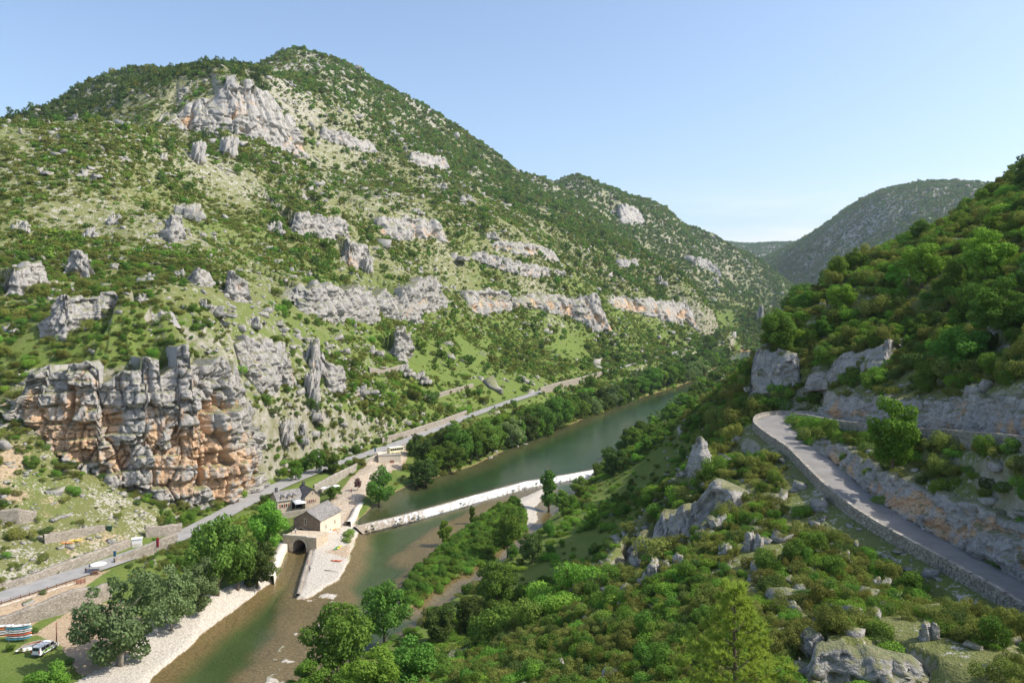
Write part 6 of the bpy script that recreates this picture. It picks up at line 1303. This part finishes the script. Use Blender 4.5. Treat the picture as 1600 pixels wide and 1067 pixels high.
# ---------------------------------------------------------------- walls of the hairpin road
def road_wall(label, pl, off, below, above, th, seed, i0=0):
    rs = np.random.default_rng(seed); p = offset(pl, off); p = resample(p, .25); e = empty('roadside_wall', tuple(p[0, :3]), 0, label, 'wall'); t = np.gradient(p[:, :2], axis=0); t /= np.linalg.norm(t, axis=1, keepdims=True); n = np.stack([-t[:, 1], t[:, 0]], 1) * np.sign(off)
    s = np.arange(len(p)) * .25; mb = MB(); rows = []
    # core behind the facing stones
    for o, z in ((-th / 2, -.4), (-th / 2, above - .1), (th / 2 - .08, above - .1), (th / 2 - .08 + .12, -below)): rows.append(np.concatenate([p[:, :2] + n * o, (p[:, 2] + z)[:, None]], 1))
    V = np.stack(rows); under(mesh_obj('core', V.reshape(-1, 3), grid_faces(*V.shape[:2], off > 0), M['road_stone'], smooth=False), e)
    # facing: courses of rough stones on the valley side, one joined part
    z = -below
    while z < above - .12:
        hh = rs.uniform(.18, .3); x = rs.random() * .4
        while x < s[-1] - .6:
            w = rs.uniform(.3, .6); i = int((x + w / 2) / .25); c = Vector((*p[i, :2], p[i, 2] + z + hh / 2)); T = Vector((*t[i], 0)); N = Vector((*n[i], 0)); o = th / 2 + .12 * (above - z) / (above + below) + rs.uniform(-.03, .05)
            mb.obox(c + N * (o - .1), T * (w / 2 - .012), N * .12, Vector((0, 0, hh / 2 - .01)), .025); x += w
        z += hh
    f = mb.build('facing_stones', 'road_stone', e); under(f, e); f['kind'] = 'stuff'
    # coping stones, each one a part
    var = []
    for k in range(6):
        b = MB().box(-.5, .5, -.5, .5, -.5, .5, .07); o = b.build('coping_stone', 'road_stone'); bv = o.modifiers.new('b', 'BEVEL'); bv.width = .05; var.append(o.data); bpy.data.objects.remove(o)
    x = 0.; cnt = 0
    while x < s[-1] - .9 and cnt < 260:
        w = rs.uniform(.55, 1.05); i = int((x + w / 2) / .25); o = bpy.data.objects.new('coping_stone', var[cnt % 6]); COL.objects.link(o); o.location = (p[i, 0], p[i, 1], p[i, 2] + above + .02); sl = (p[min(i + 2, len(p) - 1), 2] - p[max(i - 2, 0), 2]) / 1.0
        o.rotation_euler = (0, -math.atan(sl), math.atan2(t[i, 1], t[i, 0])); o.scale = (w * .97, th * rs.uniform(1.0, 1.2), rs.uniform(.2, .3)); under(o, e); x += w; cnt += 1
    return e
ki = int(np.argmin(np.hypot(HAIRP[:, 0] - HAIR[11][0], HAIRP[:, 1] - HAIR[11][1])))
outer = HAIRP[18:ki + 5]; road_wall('long stone parapet wall along the outer edge of the hairpin road', outer, 2.85, 1.5, .6, .45, 3)
inner = HAIRP[ki + 3:][::-1]; road_wall('stone retaining wall holding up the upper arm of the hairpin road', inner[20:], 2.85, 2.2, .55, .45, 4)

# foreground pine: whorls of limbs with needle tufts
def pine(u, vt, Y_, H_, label):
    x, y, zt = P(u, vt, Y_); z0 = zt - H_; rs = np.random.default_rng(5); e = empty('pine_tree', (x, y, z0), 0, label, 'tree'); mb = MB(); mb.tube([(0, 0, -1), (.05, 0, H_ * .4), (-.04, .05, H_ * .75), (0, 0, H_ * .98)], [.24, .18, .10, .03], 9); tips = []
    for w in range(10):
        f = .25 + .70 * w / 9; z = H_ * f; L_ = (1 - f) * H_ * .40 + .6
        for k in range(6):
            a = k * 1.05 + w * .5 + rs.normal() * .2; l = L_ * rs.uniform(.75, 1.15); d = Vector((math.cos(a), math.sin(a), 0)); b0 = Vector((0, 0, z)); m_ = b0 + d * l * .55 + Vector((0, 0, l * .12)); t_ = b0 + d * l + Vector((0, 0, l * .42)); mb.tube([b0, m_, t_], [.05, .035, .012], 5)
            tips.append((t_, d)); 
            for q in range(int(3 + l * 2.8)): g_ = rs.uniform(.45, 1.); c = b0.lerp(m_, g_ / .55) if g_ < .55 else m_.lerp(t_, (g_ - .55) / .45); sd_ = d.cross(Vector((0, 0, 1))) * rs.normal() * l * .22; tp = c + sd_ + Vector((0, 0, abs(rs.normal()) * .25 + .1)); tips.append((tp, (sd_ + d * .5).normalized()))
    tips.append((Vector((0, 0, H_)), Vector((0, 0, 1))))
    mb.build('trunk', 'bark', e, True); V = []; Fc = []; LV = []; k = 0
    for tp, d in tips:
        lv = rs.random()
        for q in range(48):
            dd = Vector(rs.normal(size=3)) * .55 + d * .5 + Vector((0, 0, .75)); dd.normalize(); l = rs.uniform(.26, .5); b0 = tp - Vector((0, 0, .12)) + Vector(rs.normal(size=3)) * .07; sd_ = dd.orthogonal().normalized() * .034
            sd_.rotate(Matrix.Rotation(rs.random() * 6.28, 3, dd)); V += [b0 - sd_, b0 + sd_, b0 + dd * l + sd_ * .4]; Fc.append((k, k + 1, k + 2)); LV += [lv * .6 + .4 * rs.random()] * 3; k += 3
    mesh_obj('crown', np.array([v[:] for v in V]), np.array(Fc), M['leaf_pine'], e, False, {'lv': np.array(LV)})
pine(1148, 912, 62, 13., 'young pine with upright light green tufts in the foreground')

write_labels()
# ---------------------------------------------------------------- air
hv = NT_('haze_air'); pv = hv.new('ShaderNodeVolumePrincipled'); pv.inputs['Color'].default_value = (.72, .84, 1., 1); pv.inputs['Density'].default_value = 4.0e-5; pv.inputs['Anisotropy'].default_value = .25
hv.l.new(pv.outputs[0], hv.out.inputs['Volume']); hb = MB().box(-7600, 7600, -300, 8600, -12, 860)
hz_o = hb.build('haze', hv.m); tag(hz_o, 'thin blue summer haze filling the valley air', 'haze', kind='stuff')
